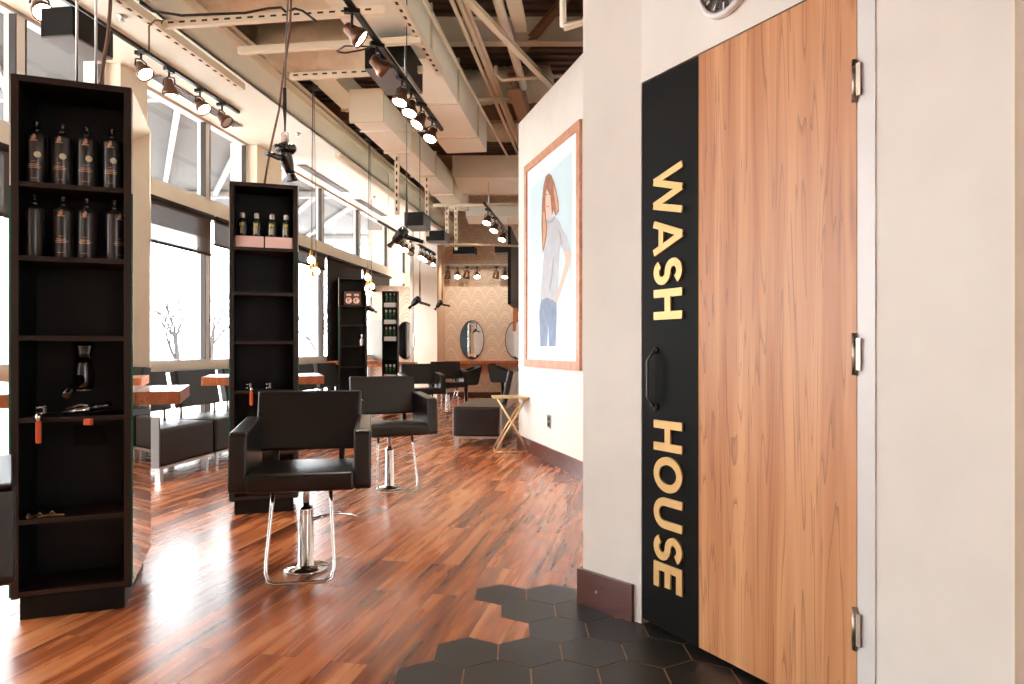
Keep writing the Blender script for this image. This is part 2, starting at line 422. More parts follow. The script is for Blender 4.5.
m_sky=mat('pale_blue_backdrop',(204,226,232),.6); m_hair=mat('auburn_hair_print',(168,112,84),.7,var=.3,vscale=12)
m_skin=mat('skin_print',(232,190,172),.6); m_tee=mat('grey_tee_print',(188,190,196),.6,var=.12,vscale=8); m_jean=mat('blue_jeans_print',(122,138,166),.6,var=.25,vscale=9)
poly('backdrop',[(42,638),(42,96),(182,-30),(182,636)],.0135,m_sky)
pm=mount
poly('jeans',[(78,470),(128,470),(130,520),(126,637),(104,637),(101,560),(97,637),(74,637),(70,520)],.0150,m_jean)
poly('arm',[(146,290),(162,288),(180,318),(176,356),(158,410),(138,470),(128,468),(146,404),(160,350),(158,330)],.0145,m_skin)
poly('tee',[(88,212),(104,196),(124,192),(140,210),(148,232),(166,262),(176,312),(162,318),(146,296),(140,300),(136,380),(134,452),(122,480),(110,476),(96,470),(82,478),(74,470),(80,400),(86,330),(84,260)],.0155,m_tee)
poly('face',[(90,90),(106,82),(116,92),(118,130),(112,158),(114,190),(98,204),(94,180),(86,172),(84,130)],.0160,m_skin)
poly('hair',[(84,92),(92,58),(102,46),(112,52),(124,84),(136,140),(138,176),(126,192),(120,170),(114,190),(112,160),(108,120),(96,100),(92,120),(92,170),(98,230),(96,262),(88,300),(82,320),(80,280),(78,220),(80,140)],.0165,m_hair)
m_hl=mat('blonde_hair_print',(214,164,124),.7,var=.2,vscale=20); m_dk=mat('face_mark_print',(110,64,56),.6); m_fold=mat('tee_fold_print',(156,158,166),.6)
poly('hair_highlight',[(120,84),(128,110),(136,150),(135,178),(128,186),(127,150),(121,118)],.0170,m_hl)
poly('hair_strand',[(83,180),(89,176),(94,230),(92,262),(86,296),(83,300),(84,240)],.0170,m_hl)
poly('eye_mark',[(92,118),(98,116),(99,119),(93,121)],.0170,m_dk)
poly('eye_mark',[(104,116),(109,115),(109,118),(104,119)],.0170,m_dk)
poly('lips',[(95,158),(104,156),(103,161),(97,162)],.0170,mat('lip_print',(196,104,100),.5))
poly('tee_fold',[(139,236),(144,250),(150,286),(146,290),(140,262)],.0162,m_fold)
poly('tee_fold',[(118,330),(122,330),(116,400),(106,450),(104,440),(112,392)],.0162,m_fold)
poly('tee_collar',[(98,204),(104,212),(118,200),(124,192),(126,198),(116,212),(104,218),(97,212)],.0162,m_fold)
poly('hand',[(126,462),(136,468),(132,486),(120,484)],.0158,m_skin)
mb=MB(); t_,z_=ppx(549.5,421.5); pbox(mb,t_-.06,t_+.06,0,.008,z_-.07,z_+.07,0); pbox(mb,t_-.03,t_+.03,.008,.012,z_-.055,z_-.01,1); pbox(mb,t_-.03,t_+.03,.008,.012,z_+.01,z_+.055,1)
tag(mb.build('power_outlet',[M['steel'],M['frame_dark']]),'small grey power outlet low on the white wall below the framed poster','outlet')

# stub wall, door wall -------------------------------------------------------------
P0=Vector((.573,3.056,0)); DD=Vector((.494,-.8695,0)).normalized(); DN=Vector((-.8695,-.494,0)).normalized()
C0=Vector((.341,3.31,0)); SD=(P0-C0).normalized(); SN=Vector((SD.y,-SD.x,0))
if SN.y>0: SN=-SN
def quadprism(mb,a,b,c,d,z0,z1,m=0):
    vs=[Vector((p.x,p.y,z0)) for p in (a,b,c,d)]+[Vector((p.x,p.y,z1)) for p in (a,b,c,d)]
    return mb.add(vs,[(0,3,2,1),(4,5,6,7),(0,1,5,4),(1,2,6,5),(2,3,7,6),(3,0,4,7)],m)
def dw(t,off,z): return P0+DD*t+DN*off+Vector((0,0,z))
def dbox(mb,t0,t1,o0,o1,z0,z1,m=0):
    vs=[dw(t0,o0,z0),dw(t1,o0,z0),dw(t1,o1,z0),dw(t0,o1,z0),dw(t0,o0,z1),dw(t1,o0,z1),dw(t1,o1,z1),dw(t0,o1,z1)]
    return mb.add(vs,[(0,3,2,1),(4,5,6,7),(0,1,5,4),(1,2,6,5),(2,3,7,6),(3,0,4,7)],m)
DT=2.392; DW_=1.029
mb=MB()
quadprism(mb,C0,P0,dw(0,-.14,0),C0+Vector((.16,.10,0)),0,4.0)
quadprism(mb,C0,C0+Vector((.16,.10,0)),Vector((1.46,4.30,0)),Vector((1.30,4.33,0)),0,4.0)
struct(mb.build('wall_stub',M['wall']))
mb=MB()
dbox(mb,0,DW_+.0,-.14,0,DT+.006,4.0)
dbox(mb,DW_+.004,1.463,-.14,0,0,4.0)
struct(mb.build('wall_door',M['wall']))
# steel jamb / casing
mb=MB(); dbox(mb,DW_+.004,DW_+.062,0,.005,0,4.0)
struct(mb.build('trim_3',M['trimwhite']))
mb=MB(); dbox(mb,1.463,1.468,-.16,.003,0,4.0); struct(mb.build('trim_4',M['beam']))
# mahogany block on stub
q0=C0+SN*0; mb=MB(); a=C0-SD*.022+SN*.020; b=P0-SD*.040+SN*.020
quadprism(mb,a,b,b-SN*.019,C0-SD*.022-SN*.0,0.002,.168); 
quadprism(mb,C0-SD*.02+Vector((0,0,0)),C0+Vector((.02,-.0,0)),C0+Vector((.3,.27,0)),C0+Vector((.27,.29,0)),.002,.168)
o=mb.build('baseboard_stub',M['skirt']); struct(o)
mb=MB(); mb.lathe([(0,.003),(.006,.002),(.007,0)],12,0,Matrix.Translation(C0+SD*.10+SN*.021+Vector((0,0,.085)))@Matrix.Rotation(PI/2,4,'X')); struct(mb.build('trim_5',M['whitep']))
# solid black slab puts in the shade behind the door gap
mb=MB(); dbox(mb,.004,DW_,-.13,-.045,0.003,DT); struct(mb.build('door_gap_shade',M['black']))

door=empty('door_1',dw(DW_,0,0),0,'wash house door of light cherry wood with a black band and gold letters','door'); door['kind']='structure'
di=-door.location
def dobj(mb,name,m,par=None,**k):
    o=mb.build(name,m,par or door,**k)
    if par is None: o.location=di
    return o
# use local-friendly coordinates for the veneer: build in its own frame
ang=math.atan2(DD.y,DD.x)
def dlocal(mb,name,m,bevel=0):       # mesh given in (t, outward off, z) coordinates
    o=mb.build(name,m,door,bevel=bevel); o.matrix_local=Matrix.Translation(P0-door.location)@Matrix(((DD.x,DN.x,0,0),(DD.y,DN.y,0,0),(0,0,1,0),(0,0,0,1)))
    return o
mb=MB(); mb.box(.35,DW_-.003,-.04,-.001,.030,DT); dlocal(mb,'wood_panel',M['door'])
mb=MB(); mb.box(.003,.3495,-.04,-.002,.030,DT); dlocal(mb,'black_panel',M['blackpanel'])
mb=MB(); mb.box(.3485,.3515,-.04,.0005,.030,DT); dlocal(mb,'edge_strip',M['brass'])

# --- gold letters: strokes in (a,b): a = reading direction (downwards), b = cap height (toward hinge side)
def stroke(mb,pts,w,h0,h1,T):
    pts=[Vector(p) for p in pts]; n=len(pts); Lf=[];Rt=[]
    for i,p in enumerate(pts):
        d1=(p-pts[i-1]).normalized() if i>0 else (pts[1]-p).normalized()
        d2=(pts[i+1]-p).normalized() if i<n-1 else d1
        n1=Vector((-d1.y,d1.x)); n2=Vector((-d2.y,d2.x)); mdir=(n1+n2); mdir=mdir.normalized() if mdir.length>1e-4 else n1
        k=w/2/max(.35,mdir.dot(n1)); Lf.append(p+mdir*k); Rt.append(p-mdir*k)
    for i in range(n-1):
        quad=[Rt[i],Rt[i+1],Lf[i+1],Lf[i]]
        vs=[T(q.x,q.y,h0) for q in quad]+[T(q.x,q.y,h1) for q in quad]
        mb.add(vs,[(0,3,2,1),(4,5,6,7),(0,1,5,4),(1,2,6,5),(2,3,7,6),(3,0,4,7)])
def arc(cx,cy,rx,ry,a0,a1,n=14): return [(cx+rx*math.cos(math.radians(a0+(a1-a0)*i/n)),cy+ry*math.sin(math.radians(a0+(a1-a0)*i/n))) for i in range(n+1)]
CAP=.172; B0=.090
sw=.0335
def glyph(ch,W):
    h=CAP; s=sw; k=s/2
    if ch=='W':
        return [[(k*1.1,h),(W*.27,0.0+k*0)],[(W*.27,0),(W*.5,h)],[(W*.5,h),(W*.73,0)],[(W*.73,0),(W-k*1.1,h)]]
    if ch=='A': return [[(k,0),(W/2,h)],[(W/2,h),(W-k,0)],[(W*.24,h*.27),(W*.76,h*.27)]]
    if ch=='H': return [[(k,0),(k,h)],[(W-k,0),(W-k,h)],[(k,h/2),(W-k,h/2)]]
    if ch=='E': return [[(k,0),(k,h)],[(k,k),(W,k)],[(k,h/2),(W*.92,h/2)],[(k,h-k),(W,h-k)]]
    if ch=='O':
        return [arc(W/2,h/2,W/2-k,h/2-k,0,360,40)]
    if ch=='U':
        r=W/2-k
        return [[(k,h)]+[(k,r+k)]+arc(W/2,r+k,r,r,180,360,16)[1:]+[(W-k,h)]]
    if ch=='S':
        rx=W/2-k; ry=(h-s)/4
        top=arc(W/2,h-k-ry,rx,ry,25,270,20); bot=arc(W/2,k+ry,rx,ry,90,-155,20)
        return [top+bot[1:]]
def letter(ch,zc,W):
    mb=MB(); zt=zc+W/2
    T=lambda a,b,hh: (B0+b, hh, zt-a)
    k=0
    for st in glyph(ch,W):
        closed=(ch=='O')
        if closed:
            # ring
            n=40; ro=(W/2,CAP/2); ri=(W/2-sw,CAP/2-sw)
            for i in range(n):
                a0=2*PI*i/n; a1=2*PI*(i+1)/n
                quad=[(W/2+ro[0]*math.cos(a),CAP/2+ro[1]*math.sin(a)) for a in (a0,a1)]+[(W/2+ri[0]*math.cos(a),CAP/2+ri[1]*math.sin(a)) for a in (a1,a0)]
                vs=[T(q[0],q[1],-.001) for q in quad]+[T(q[0],q[1],.008) for q in quad]
                mb.add(vs,[(0,3,2,1),(4,5,6,7),(0,1,5,4),(1,2,6,5),(2,3,7,6),(3,0,4,7)])
        else:
            w=sw*(.86 if ch in 'WA' else 1)
            stroke(mb,st,w,-.001,.008+.0004*k,T); k+=1
    o=dlocal(mb,'gold_letter',M['gold']); o['label']='gold letter %s on the black band'%ch
    return o
for ch,zc,W in (('W',1.886,.222),('A',1.694,.158),('S',1.546,.108),('H',1.409,.128),('H',.852,.128),('O',.690,.150),('U',.526,.130),('S',.378,.108),('E',.258,.106)):
    letter(ch,zc,W)
# bow handle on the band
T_=.062
mb=MB(); hz0,hz1=.965,1.215
zc=1.092
pts=[(.095,.004,zc+.120),(.090,.016,zc+.110),(.084,.038,zc+.078),(.084,.038,zc-.078),(.090,.016,zc-.110),(.095,.004,zc-.120)]
def strip(mb,pts,w):
    for i in range(len(pts)-1):
        p,q=Vector(pts[i]),Vector(pts[i+1]); d=(q-p).normalized(); s=Vector((1,.45,0)).normalized()*w; nn=d.cross(s).normalized()*.004
        vs=[p-s-nn,p+s-nn,q+s-nn,q-s-nn,p-s+nn,p+s+nn,q+s+nn,q-s+nn]
        mb.add(vs,[(0,3,2,1),(4,5,6,7),(0,1,5,4),(1,2,6,5),(2,3,7,6),(3,0,4,7)])
strip(mb,pts[1:5],.011)
h=dlocal(mb,'door_handle',M['handle'],bevel=.0015)
for s in (1,-1):
    mb=MB(); mb.lathe([(0,.010),(.012,.009),(.016,.004),(.016,-.002)],20,0,Matrix.Translation((.098,0,zc+s*.122))@Matrix.Rotation(-PI/2,4,'X'))
    mb.tube([(.098,.004,zc+s*.122),(.090,.016,zc+s*.110)],.008,10)
    mb.build('handle_mount',M['handle'],h)
for zc in (2.059,1.204,.345):
    mb=MB(); zz=zc
    mb.tube([(DW_-.002,.011,zz-.066),(DW_-.002,.011,zz+.066)],.0085,14)
    for k in (-.042,.042): mb.tube([(DW_-.002,.011,zz+k-.0012),(DW_-.002,.011,zz+k+.0012)],.0092,14)
    mb.box(DW_-.016,DW_-.002,-.001,.004,zz-.062,zz+.062); mb.box(DW_,DW_+.020,.0115,.015,zz-.05,zz+.05)
    dlocal(mb,'hinge',M['nickel'])

# clock over the door
ct=dw(.497,0,2.612)
clk=empty('wall_clock',ct,0,'round white-rimmed wall clock with a dark face above the wash house door','clock')
MR=Matrix(((DD.x,0,DN.x,0),(DD.y,0,DN.y,0),(0,1,0,0),(0,0,0,1)))
mb=MB(); mb.lathe([(.126,0),(.131,.006),(.131,.022),(.124,.030),(.112,.028),(.110,.018)],48,0,MR); mb.build('clock_rim',M['whitep'],clk)
mb=MB(); mb.lathe([(.0,.018),(.112,.018)],48,0,MR); fc=mb.build('clock_face',mat('brown_clock_face',(70,50,40),.5,var=.4,vscale=25),clk)
def facebox(name,c,d,a,m):
    mb=MB(); mb.cbox(c,d,-a); mb.v=[tuple(MR@Vector(v)) for v in mb.v]; mb.build(name,m,fc)
for k in range(12):
    a=k*PI/6; r_=.092; facebox('hour_mark',(r_*math.sin(a),r_*math.cos(a),.0195),(.006,.018 if k%3 else .026,.002),a,M['whitep'])
for a,l in ((2.5,.060),(3.6,.045)): facebox('clock_hand',(l/2*math.sin(a),l/2*math.cos(a),.0225),(.006,l,.002),a,M['whitep'])

# hex tiles --------------------------------------------------------------------------
mb=MB(); s_=.1462; w_=.2535; rows={}
def hexp(cx,cy,r): return [(cx+r*math.cos(PI/2+k*PI/3),cy+r*math.sin(PI/2+k*PI/3)) for k in range(6)]
first={3:-.0555,2:.0735,1:.198,0:-.1825,-1:-.309,-2:-.436,-3:-.562,-4:-.4355,-5:-.562,-6:-.6885}
for r,x0 in first.items():
    cy=2.7745+r*.2185
    cx=x0
    while True:
        # stop once past the wall line
        if cx>.341+max(0,(3.31-cy))*.60+(.30 if r<2 else .16) or cx>2.2: break
        if r==3 and cx>.40: break
        mb.prism(hexp(cx,cy,s_-.0005),-.05,.0012,1)
        mb.prism(hexp(cx,cy,s_-.0038),-.05,.0030,0)
        cx+=w_
o=mb.build('floor_hexagon_tiles',[M['tile'],M['grout']]); struct(o)

# side passage at the right edge
mb=MB(); mb.box(1.7,5.6,3.0,3.12,0,4.0); struct(mb.build('wall_passage',M['wallwarm']))
t=empty('display_cabinet',(2.335,2.98,0),0,'tall black framed cabinet at the far right edge of the photo','cabinet')
mb=MB(); mb.box(-.25,.35,-.14,0,.80,2.05); mb.build('cabinet_body',M['black'],t,bevel=.004)
mb=MB(); mb.box(-.22,.32,-.15,-.14,.84,2.01); mb.build('cabinet_door',M['blackpanel'],t)
mb=MB(); mb.box(-.22,.33,-.12,0,0,.80); mb.build('cabinet_base',M['grey'],t)
t=empty('wall_shelf_unit',(2.335,2.98,2.35),0,'black open wall box above the cabinet at the far right edge','shelf')
mb=MB(); mb.box(-.25,.35,-.16,0,.02,.05); mb.box(-.25,-.22,-.16,0,.05,.5); mb.box(.32,.35,-.16,0,.05,.5); mb.box(-.25,.35,-.16,0,.5,.53); mb.box(-.22,.32,-.01,0,.05,.5); mb.build('shelf_box',M['black'],t)
mb=MB(); mb.box(2.115,2.62,2.84,2.975,2.18,2.366); tag(mb.build('storage_crate',M['orange'],bevel=.004),'orange crate under the black wall box at the far right edge','crate')

# ------------------------------------------------------------------ stations
SW,SDp,SH=.475,.68,2.45
shz=[.13,.453,.91,1.28,1.64,1.973]
def make_station(label):
    t=empty('shelf_tower',(0,0,0),0,label,'shelf','black mirrored styling towers')
    h=SW/2
    mb=MB(); mb.box(-h,-h+.03,0,.30,.10,SH); mb.box(h-.03,h,0,.30,.10,SH); mb.box(-h+.03,h-.03,0,.30,SH-.03,SH); mb.box(-h+.03,h-.03,.28,.30,.10,SH-.03)
    mb.box(-h,h,.30,SDp,.10,SH)
    o=mb.build('tower_body',[M['black'],M['blackedge']],t,bevel=.002)
    for p in o.data.polygons:
        if abs(p.center.y)<.001: p.material_index=1
    for z in shz:
        mb=MB(); mb.box(-h+.03,h-.03,.004,.28,z-.022,z); mb.build('shelf_board',M['blackedge'],t)
    mb=MB(); mb.box(-h+.03,h-.03,.02,SDp-.02,0,.10); mb.build('plinth',M['black'],t)
    for s in (-1,1):
        mb=MB(); x0,x1=(h,h+.006) if s>0 else (-h-.006,-h); mb.box(x0,x1,.006,SDp,.11,SH-.01)
        mi=mb.build('side_mirror',M['mirror'],t)
        mb=MB(); x0,x1=(h,h+.007) if s>0 else (-h-.007,-h); mb.box(x0,x1,.002,.006,.11,SH-.5); mb.build('glass_edge',M['glassedge'],mi)
        mb=MB(); x0,x1=(h+.007,h+.20) if s>0 else (-h-.20,-h-.007); mb.box(x0,x1,.10,.74,.948,1.012); mb.build('wood_counter',M['counter'],t,bevel=.002)
    return t
ST1=((-1.81-2.26)/2+.022,(3.24+3.08)/2); 
st=make_station('nearest black shelf tower at the left, holding eight dark pump bottles'); st.location=(ST1[0],ST1[1],0); st.rotation_euler=(0,0,math.radians(21.2))
st2=copy_tree(st,(-1.838,5.12,0),math.radians(19),'middle black shelf tower behind the front styling chair, with pink cartons on top shelf')
st3=copy_tree(st,(-2.745,11.9,0),math.radians(18),'farthest black shelf tower in front of the lowered dark blind')
def sloc(stn,x,y,z): 
    a=stn.rotation_euler.z; return Vector((stn.location.x+x*math.cos(a)-y*math.sin(a), stn.location.y+x*math.sin(a)+y*math.cos(a), z))

# pump bottles
def pump_bottle(label,h,r,kind):
    t=empty('pump_bottle',(0,0,0),0,label,'bottle',kind)
    mb=MB(); mb.lathe([(0,0),(r*.94,0),(r,.006),(r,h-.02),(r*.93,h-.008),(r*.45,h),(r*.32,h+.006)],28); mb.build('bottle_body',M['bottle'],t)
    mb=MB(); mb.lathe([(r*.34,h+.004),(r*.36,h+.022),(r*.2,h+.026),(r*.18,h+.045),(r*.26,h+.048),(r*.26,h+.058),(0,h+.06)],16)
    mb.build('pump',M['bottlecap'],t)
    return t
def label_marks(t,h,r,sticker):
    # thin curved prints standing on the bottle's front
    def patch(z0,z1,a0,a1,m,nm):
        mb=MB(); n=6; vs=[];fs=[]
        for i in range(n+1):
            a=-PI/2+a0+(a1-a0)*i/n
            for z in (z0,z1): vs.append(((r+.0006)*math.cos(a),(r+.0006)*math.sin(a),z))
        for i in range(n): fs.append((2*i,2*i+2,2*i+3,2*i+1))
        mb.add(vs,fs,0,True); return mb
    mb=MB()
    for (z0,z1,a) in ((.36*h,.375*h,.5),(.325*h,.34*h,.72),(.295*h,.307*h,.6),(.10*h,.108*h,.35),(.42*h,.43*h,.2)):
        p=patch(z0,z1,-a,a,None,''); mb.add(p.v,p.f,0,True)
    # bird-like emblem
    for k,(dx,dz,w,hh) in enumerate(((0,.86*h,.20,.012),(-.08,.84*h,.14,.010),(.06,.88*h,.12,.016),(0,.82*h,.36,.005),(.02,.90*h,.06,.012))):
        p=patch(dz,dz+hh,dx-w,dx+w,None,''); mb.add(p.v,p.f,0,True)
    mb.build('printed_label',M['labelp'],t)
    if sticker:
        mb=MB(); vs=[((r+.0012)*math.cos(-PI/2+.35),(r+.0012)*math.sin(-PI/2+.35),.56*h)]
        for k in range(20):
            a=2*PI*k/20; th=-PI/2+.35+.014/r*math.cos(a); vs.append(((r+.0012)*math.cos(th),(r+.0012)*math.sin(th),.56*h+.014*math.sin(a)))
        mb.add(vs,[(0,1+k,1+(k+1)%20) for k in range(20)]); mb.build('round_sticker',M['sticker'],t)
pb=pump_bottle('x',.235,.042,'pump bottles with cream stickers on the upper shelf'); label_marks(pb,.235,.042,True)
pos=[-.155,-.055,.045,.150]; names=['leftmost','second','third','rightmost']
for i,x in enumerate(pos):
    o=pb if i==0 else copy_tree(pb)
    o.location=sloc(st,x,.07,1.973); o.rotation_euler=(0,0,math.radians(18+random.uniform(-6,6)+2))
    o['label']='%s dark pump bottle with a cream sticker, upper bottle shelf of nearest tower'%names[i]
pb2=pump_bottle('x',.232,.040,'plain dark pump bottles on the second shelf'); label_marks(pb2,.232,.040,False)
for i,x in enumerate([-.165,-.050,.045,.160]):
    o=pb2 if i==0 else copy_tree(pb2)
    o.location=sloc(st,x,.07,1.64); o.rotation_euler=(0,0,math.radians([-75,18,18,60][i]))
    o['label']='%s dark pump bottle without sticker, lower bottle shelf of nearest tower'%names[i]

# small green/gold bottles on pink cartons (middle tower)
sb=empty('serum_bottle',(0,0,0),0,'x','bottle','small serum bottles on pink cartons')
mb=MB(); mb.lathe([(0,0),(.033,0),(.036,.006),(.036,.105),(.028,.125),(.012,.135),(.012,.142)],22); mb.build('bottle_body',M['amber'],sb)
mb=MB(); mb.lathe([(.013,.138),(.018,.142),(.018,.170),(.014,.178),(0,.180)],16); mb.build('bottle_cap',M['lensoff'],sb)
mb=MB(); 
for (z0,z1,a) in ((.02,.07,.22),(.075,.10,.4)):
    vs=[];fs=[]
    for i in range(7):
        th=-PI/2-a+2*a*i/6
        for z in (z0,z1): vs.append((.0368*math.cos(th),.0368*math.sin(th),z))
    for i in range(6): fs.append((2*i,2*i+2,2*i+3,2*i+1))
    mb.add(vs,fs,0,True)
mb.build('gold_label',M['goldlabel'],sb)
bt=1.973
for k,x in enumerate((-.103,.103)):
    mb=MB(); mb.box(-.098,.098,-.05,.05,0,.085); o=mb.build('product_carton',M['boxpink'],bevel=.003); o.location=sloc(st2,x,.075,bt); o.rotation_euler=(0,0,math.radians(19))
    tag(o,['left','right'][k]+' blush pink carton on the upper shelf of middle tower','box','pink cartons in middle tower')
for i,x in enumerate((-.155,-.055,.055,.155)):
    o=sb if i==0 else copy_tree(sb); o.location=sloc(st2,x,.075,bt+.0855)
    o.rotation_euler=(0,0,math.radians(10)); o['label']='%s small dark green bottle with gold label standing on a pink carton'%names[i]

# ---- styling tools in towers
def hair_dryer(label,group='hair dryers hanging from the ceiling cords'):
    # origin at tail hook, barrel along -Y, handle down
    t=empty('hair_dryer',(0,0,0),0,label,'hair dryer',group)
    R=Matrix.Rotation(PI/2,4,'X')
    mb=MB(); mb.lathe([(0,-.055),(.030,-.053),(.042,-.040),(.046,-.010),(.044,.03),(.036,.07),(.029,.10)],24,0,R); mb.build('barrel',M['dryer'],t)
    mb=MB(); mb.lathe([(.029,.10),(.026,.12),(.034,.15),(.036,.165),(.030,.165),(.0,.16)],20,0,R@Matrix.Diagonal((1.25,.6,1,1))); mb.build('nozzle',M['dryer'],t)
    mb=MB(); mb.tube([(0,.0,-.03),(0,.015,-.075),(0,.045,-.13),(0,.07,-.185)],[.023,.020,.018,.016],14); mb.build('handle',M['dryer'],t)
    mb=MB(); mb.lathe([(.020,-.056),(.030,-.058),(.030,-.050)],20,0,R); mb.build('rear_grille',M['steel'],t)
    return t
def place_dryer(t,loc,rot,cordtop,label=None,reel=True,holder=None):
    t.location=loc; t.rotation_euler=rot
    if label: t['label']=label
    return t
d1=hair_dryer('x')
def cord(name,pts,r,m,label,cat,group=None):
    mb=MB(); mb.tube(pts,r,8); return tag(mb.build(name,m),label,cat,group)
# dryer by the middle tower, hanging nozzle down in its hook
L1=px(285.5,157,4.7)
place_dryer(d1,L1,(math.radians(62),0,math.radians(160)),None,'hair dryer hanging nozzle-down above the middle shelf tower')
hk=empty('dryer_hook',px(285,138,4.7),0,'cream and steel cable hook holding the dryer above the middle tower','hook')
mb=MB(); mb.tube([(-.022,0,-.03),(-.022,0,.03),(0,0,.045),(.022,0,.03),(.022,0,-.03)],.004,8); mb.build('hook_cage',M['steel'],hk)
mb=MB(); mb.lathe([(0,-.03),(.016,-.028),(.016,.02),(.006,.03),(0,.032)],14); mb.build('hook_plug',M['boxpink'],hk)
mb=MB(); mb.tube([(0,0,.045),(0,0,.12),(-.002,0,.20)],[.006,.008,.014],10); mb.tube([(-.002,0,.20),(-.002,0,.34)],[.014,.012],10); mb.build('cord_grip',M['cord'],hk)
mb=MB(); mb.tube([(.055*math.cos(a*PI/10),.055*math.sin(a*PI/10),-.075+.012*math.cos(2*a*PI/10)) for a in range(20)],.022,10,closed=True); mb.build('holder_ring',M['dryer'],hk)
mb=MB(); mb.lathe([(.018,-.03),(.05,-.05),(.055,-.07)],18); mb.build('holder_cup',M['dryer'],hk)
hk_top=px(285,138,4.7)+Vector((0,0,.34))
cord('electric_cable',[hk_top,hk_top+Vector((.01,0,.4)),px(291,0,4.7)+Vector((0,0,.35))],.006,M['steelcord'],'grey cord rising from the dryer hook above the middle tower','cable','cables to the ceiling')
cord('electric_cable',[px(264,186.5,5.15),px(270,150,5.1),px(279,110,5.0),px(284,70,4.9),px(290,30,4.85),px(291,0,4.85)],.008,M['browncord'],'brown cord looping up from the top of the middle tower','cable','cables to the ceiling')
cord('electric_cable',[px(100,88,3.45),px(103,66,3.5),px(108,36,3.5),px(110,10,3.5),px(112,-30,3.5)],.009,M['browncord'],'brown cord rising from the top of the nearest tower','cable','cables to the ceiling')
# other dryers: photo column/row of body centre, depth, tilt
specs=[(402,233,5.9,-46,60,'largest free-hanging hair dryer, in mid air right of the second pendant',4.1,(404,-0)),
       (443/1,297,10.6,-38,55,'hair dryer hanging in front of the white pier',4.0,None),
       (440,303,13.0,-52,55,'small hair dryer hanging in front of the peach strip by the wallpaper',4.0,None),
       (369,308,12.8,30,-60,'small hair dryer hanging against the wallpaper partition beside the far tower',3.6,None),
       (413,296,12.2,-45,60,'small hair dryer hanging above the arm chairs left of the pier',4.0,None)]
specs[1]=(417,300,9.6,-46,50,specs[1][5],4.0,None)
specs=[specs[0],specs[1],specs[2],specs[3]]
for (x,y,Y,tilt,yaw,lab,zt,_) in specs:
    c=copy_tree(d1); p=px(x,y,Y)
    c.location=p; c.rotation_euler=(math.radians(tilt if tilt>0 else -tilt),0,math.radians(-90 if tilt<0 else 90)); c['label']=lab
    top=p+Vector((.04,0,.03))
    nm=lab.split(',')[0]
    mb=MB(); mb.tube([top,top+Vector((.0,0,.12)),top+Vector((.0,0,.4)),Vector((top.x,top.y,4.5))],[.006,.012,.004,.004],8); o=mb.build('dryer_cord',M['cord'],c); bpy.context.view_layer.update(); o.matrix_local=c.matrix_world.inverted()

# tools inside towers
def tool_set(stn,zz,who):
    c=hair_dryer('glossy black hair dryer standing on its grille in the %s'%who,'hair dryers on tower shelves'); c.location=sloc(stn,.02,.13,zz+.165+.005); c.rotation_euler=(math.radians(-90),0,math.radians(10))
    t=empty('curling_iron',sloc(stn,-.03,.06,zz),0,'chrome curling iron lying in front of the dryer in the %s'%who,'curling iron')
    mb=MB(); mb.tube([(-.02,.0,.014),(.09,.03,.03)],.013,12); mb.build('barrel',M['chrome'],t)
    mb=MB(); mb.tube([(.09,.03,.03),(.17,.05,.05)],[.016,.012],12); mb.build('handle',M['dryer'],t)
    mb=MB(); mb.tube([(-.01,.0,.032),(.05,.015,.05),(.08,.02,.045)],.004,8); mb.build('clamp',M['steel'],t)
    t=empty('wall_socket',sloc(stn,.02,.275,zz-.12),math.radians(15),'black socket plate on the back of the %s'%who,'socket')
    mb=MB(); mb.box(-.07,.07,-.012,.0,-.05,.05); mb.build('socket_plate',M['blackpanel'],t,bevel=.003)
tool_set(st,.91,'nearest shelf tower')
def brush(loc,rz,label,group='orange handled brushes hooked in the towers'):
    t=empty('hair_brush',loc,rz,label,'brush',group)
    mb=MB(); mb.box(-.011,.011,-.006,.006,-.10,.0); mb.build('brush_handle',M['orange'],t,bevel=.004)
    mb=MB(); mb.tube([(0,0,0),(0,0,.035)],.012,12); mb.build('brush_ring',M['chrome'],t)
    return t
def tool_ring(loc,label):
    t=empty('tool_holder',loc,0,label,'tool holder')
    for k in (0,.028):
        mb=MB(); mb.tube([(.025*math.cos(a*PI/6),.025*math.sin(a*PI/6),k) for a in range(12)],.003,6,closed=True); mb.build('holder_ring',M['chrome'],t)
    mb=MB(); mb.box(-.004,.004,.02,.034,-.005,.033); mb.build('holder_bracket',M['steel'],t)
tool_ring(sloc(st,-.135,.05,.925),'small chrome ring holder on the tool shelf of nearest tower')
brush(sloc(st,-.130,-.008,.895),math.radians(18),'orange brush handle hanging below the tool shelf of nearest tower')
mb=MB(); mb.box(-.018,.018,-.01,.01,-.03,.0); o=mb.build('clip_tag',M['orange'],bevel=.003); o.location=sloc(st,.065,-.012,.90); tag(o,'small rust-orange clip under the tool shelf of nearest tower','clip')
# clutter on lower shelf
for i,(x,z) in enumerate(((-.17,.453),(-.12,.453),(-.07,.453))):
    t=empty('sectioning_clip',sloc(st,x,.05,z),random.random()*3,['left','middle','right'][i]+' bronze hair clip on the low shelf of the nearest tower','hair clip','hair clips on low shelf')
    mb=MB(); mb.box(-.03,.03,-.006,.006,0,.008); mb.build('clip_jaw',M['brass'],t,bevel=.002)
    mb=MB(); mb.tube([(-.01,0,.008),(-.02,0,.022),(-.03,0,.014)],.003,6); mb.build('clip_spring',M['steel'],t)
for i,x in enumerate((-.11,.03)):
    tool_ring(sloc(st2,x,.05,.93),['left','right'][i]+' chrome tool ring on the middle shelf tower')
brush(sloc(st2,-.09,-.01,.905),math.radians(15),'orange brush handle hanging on the middle tower')
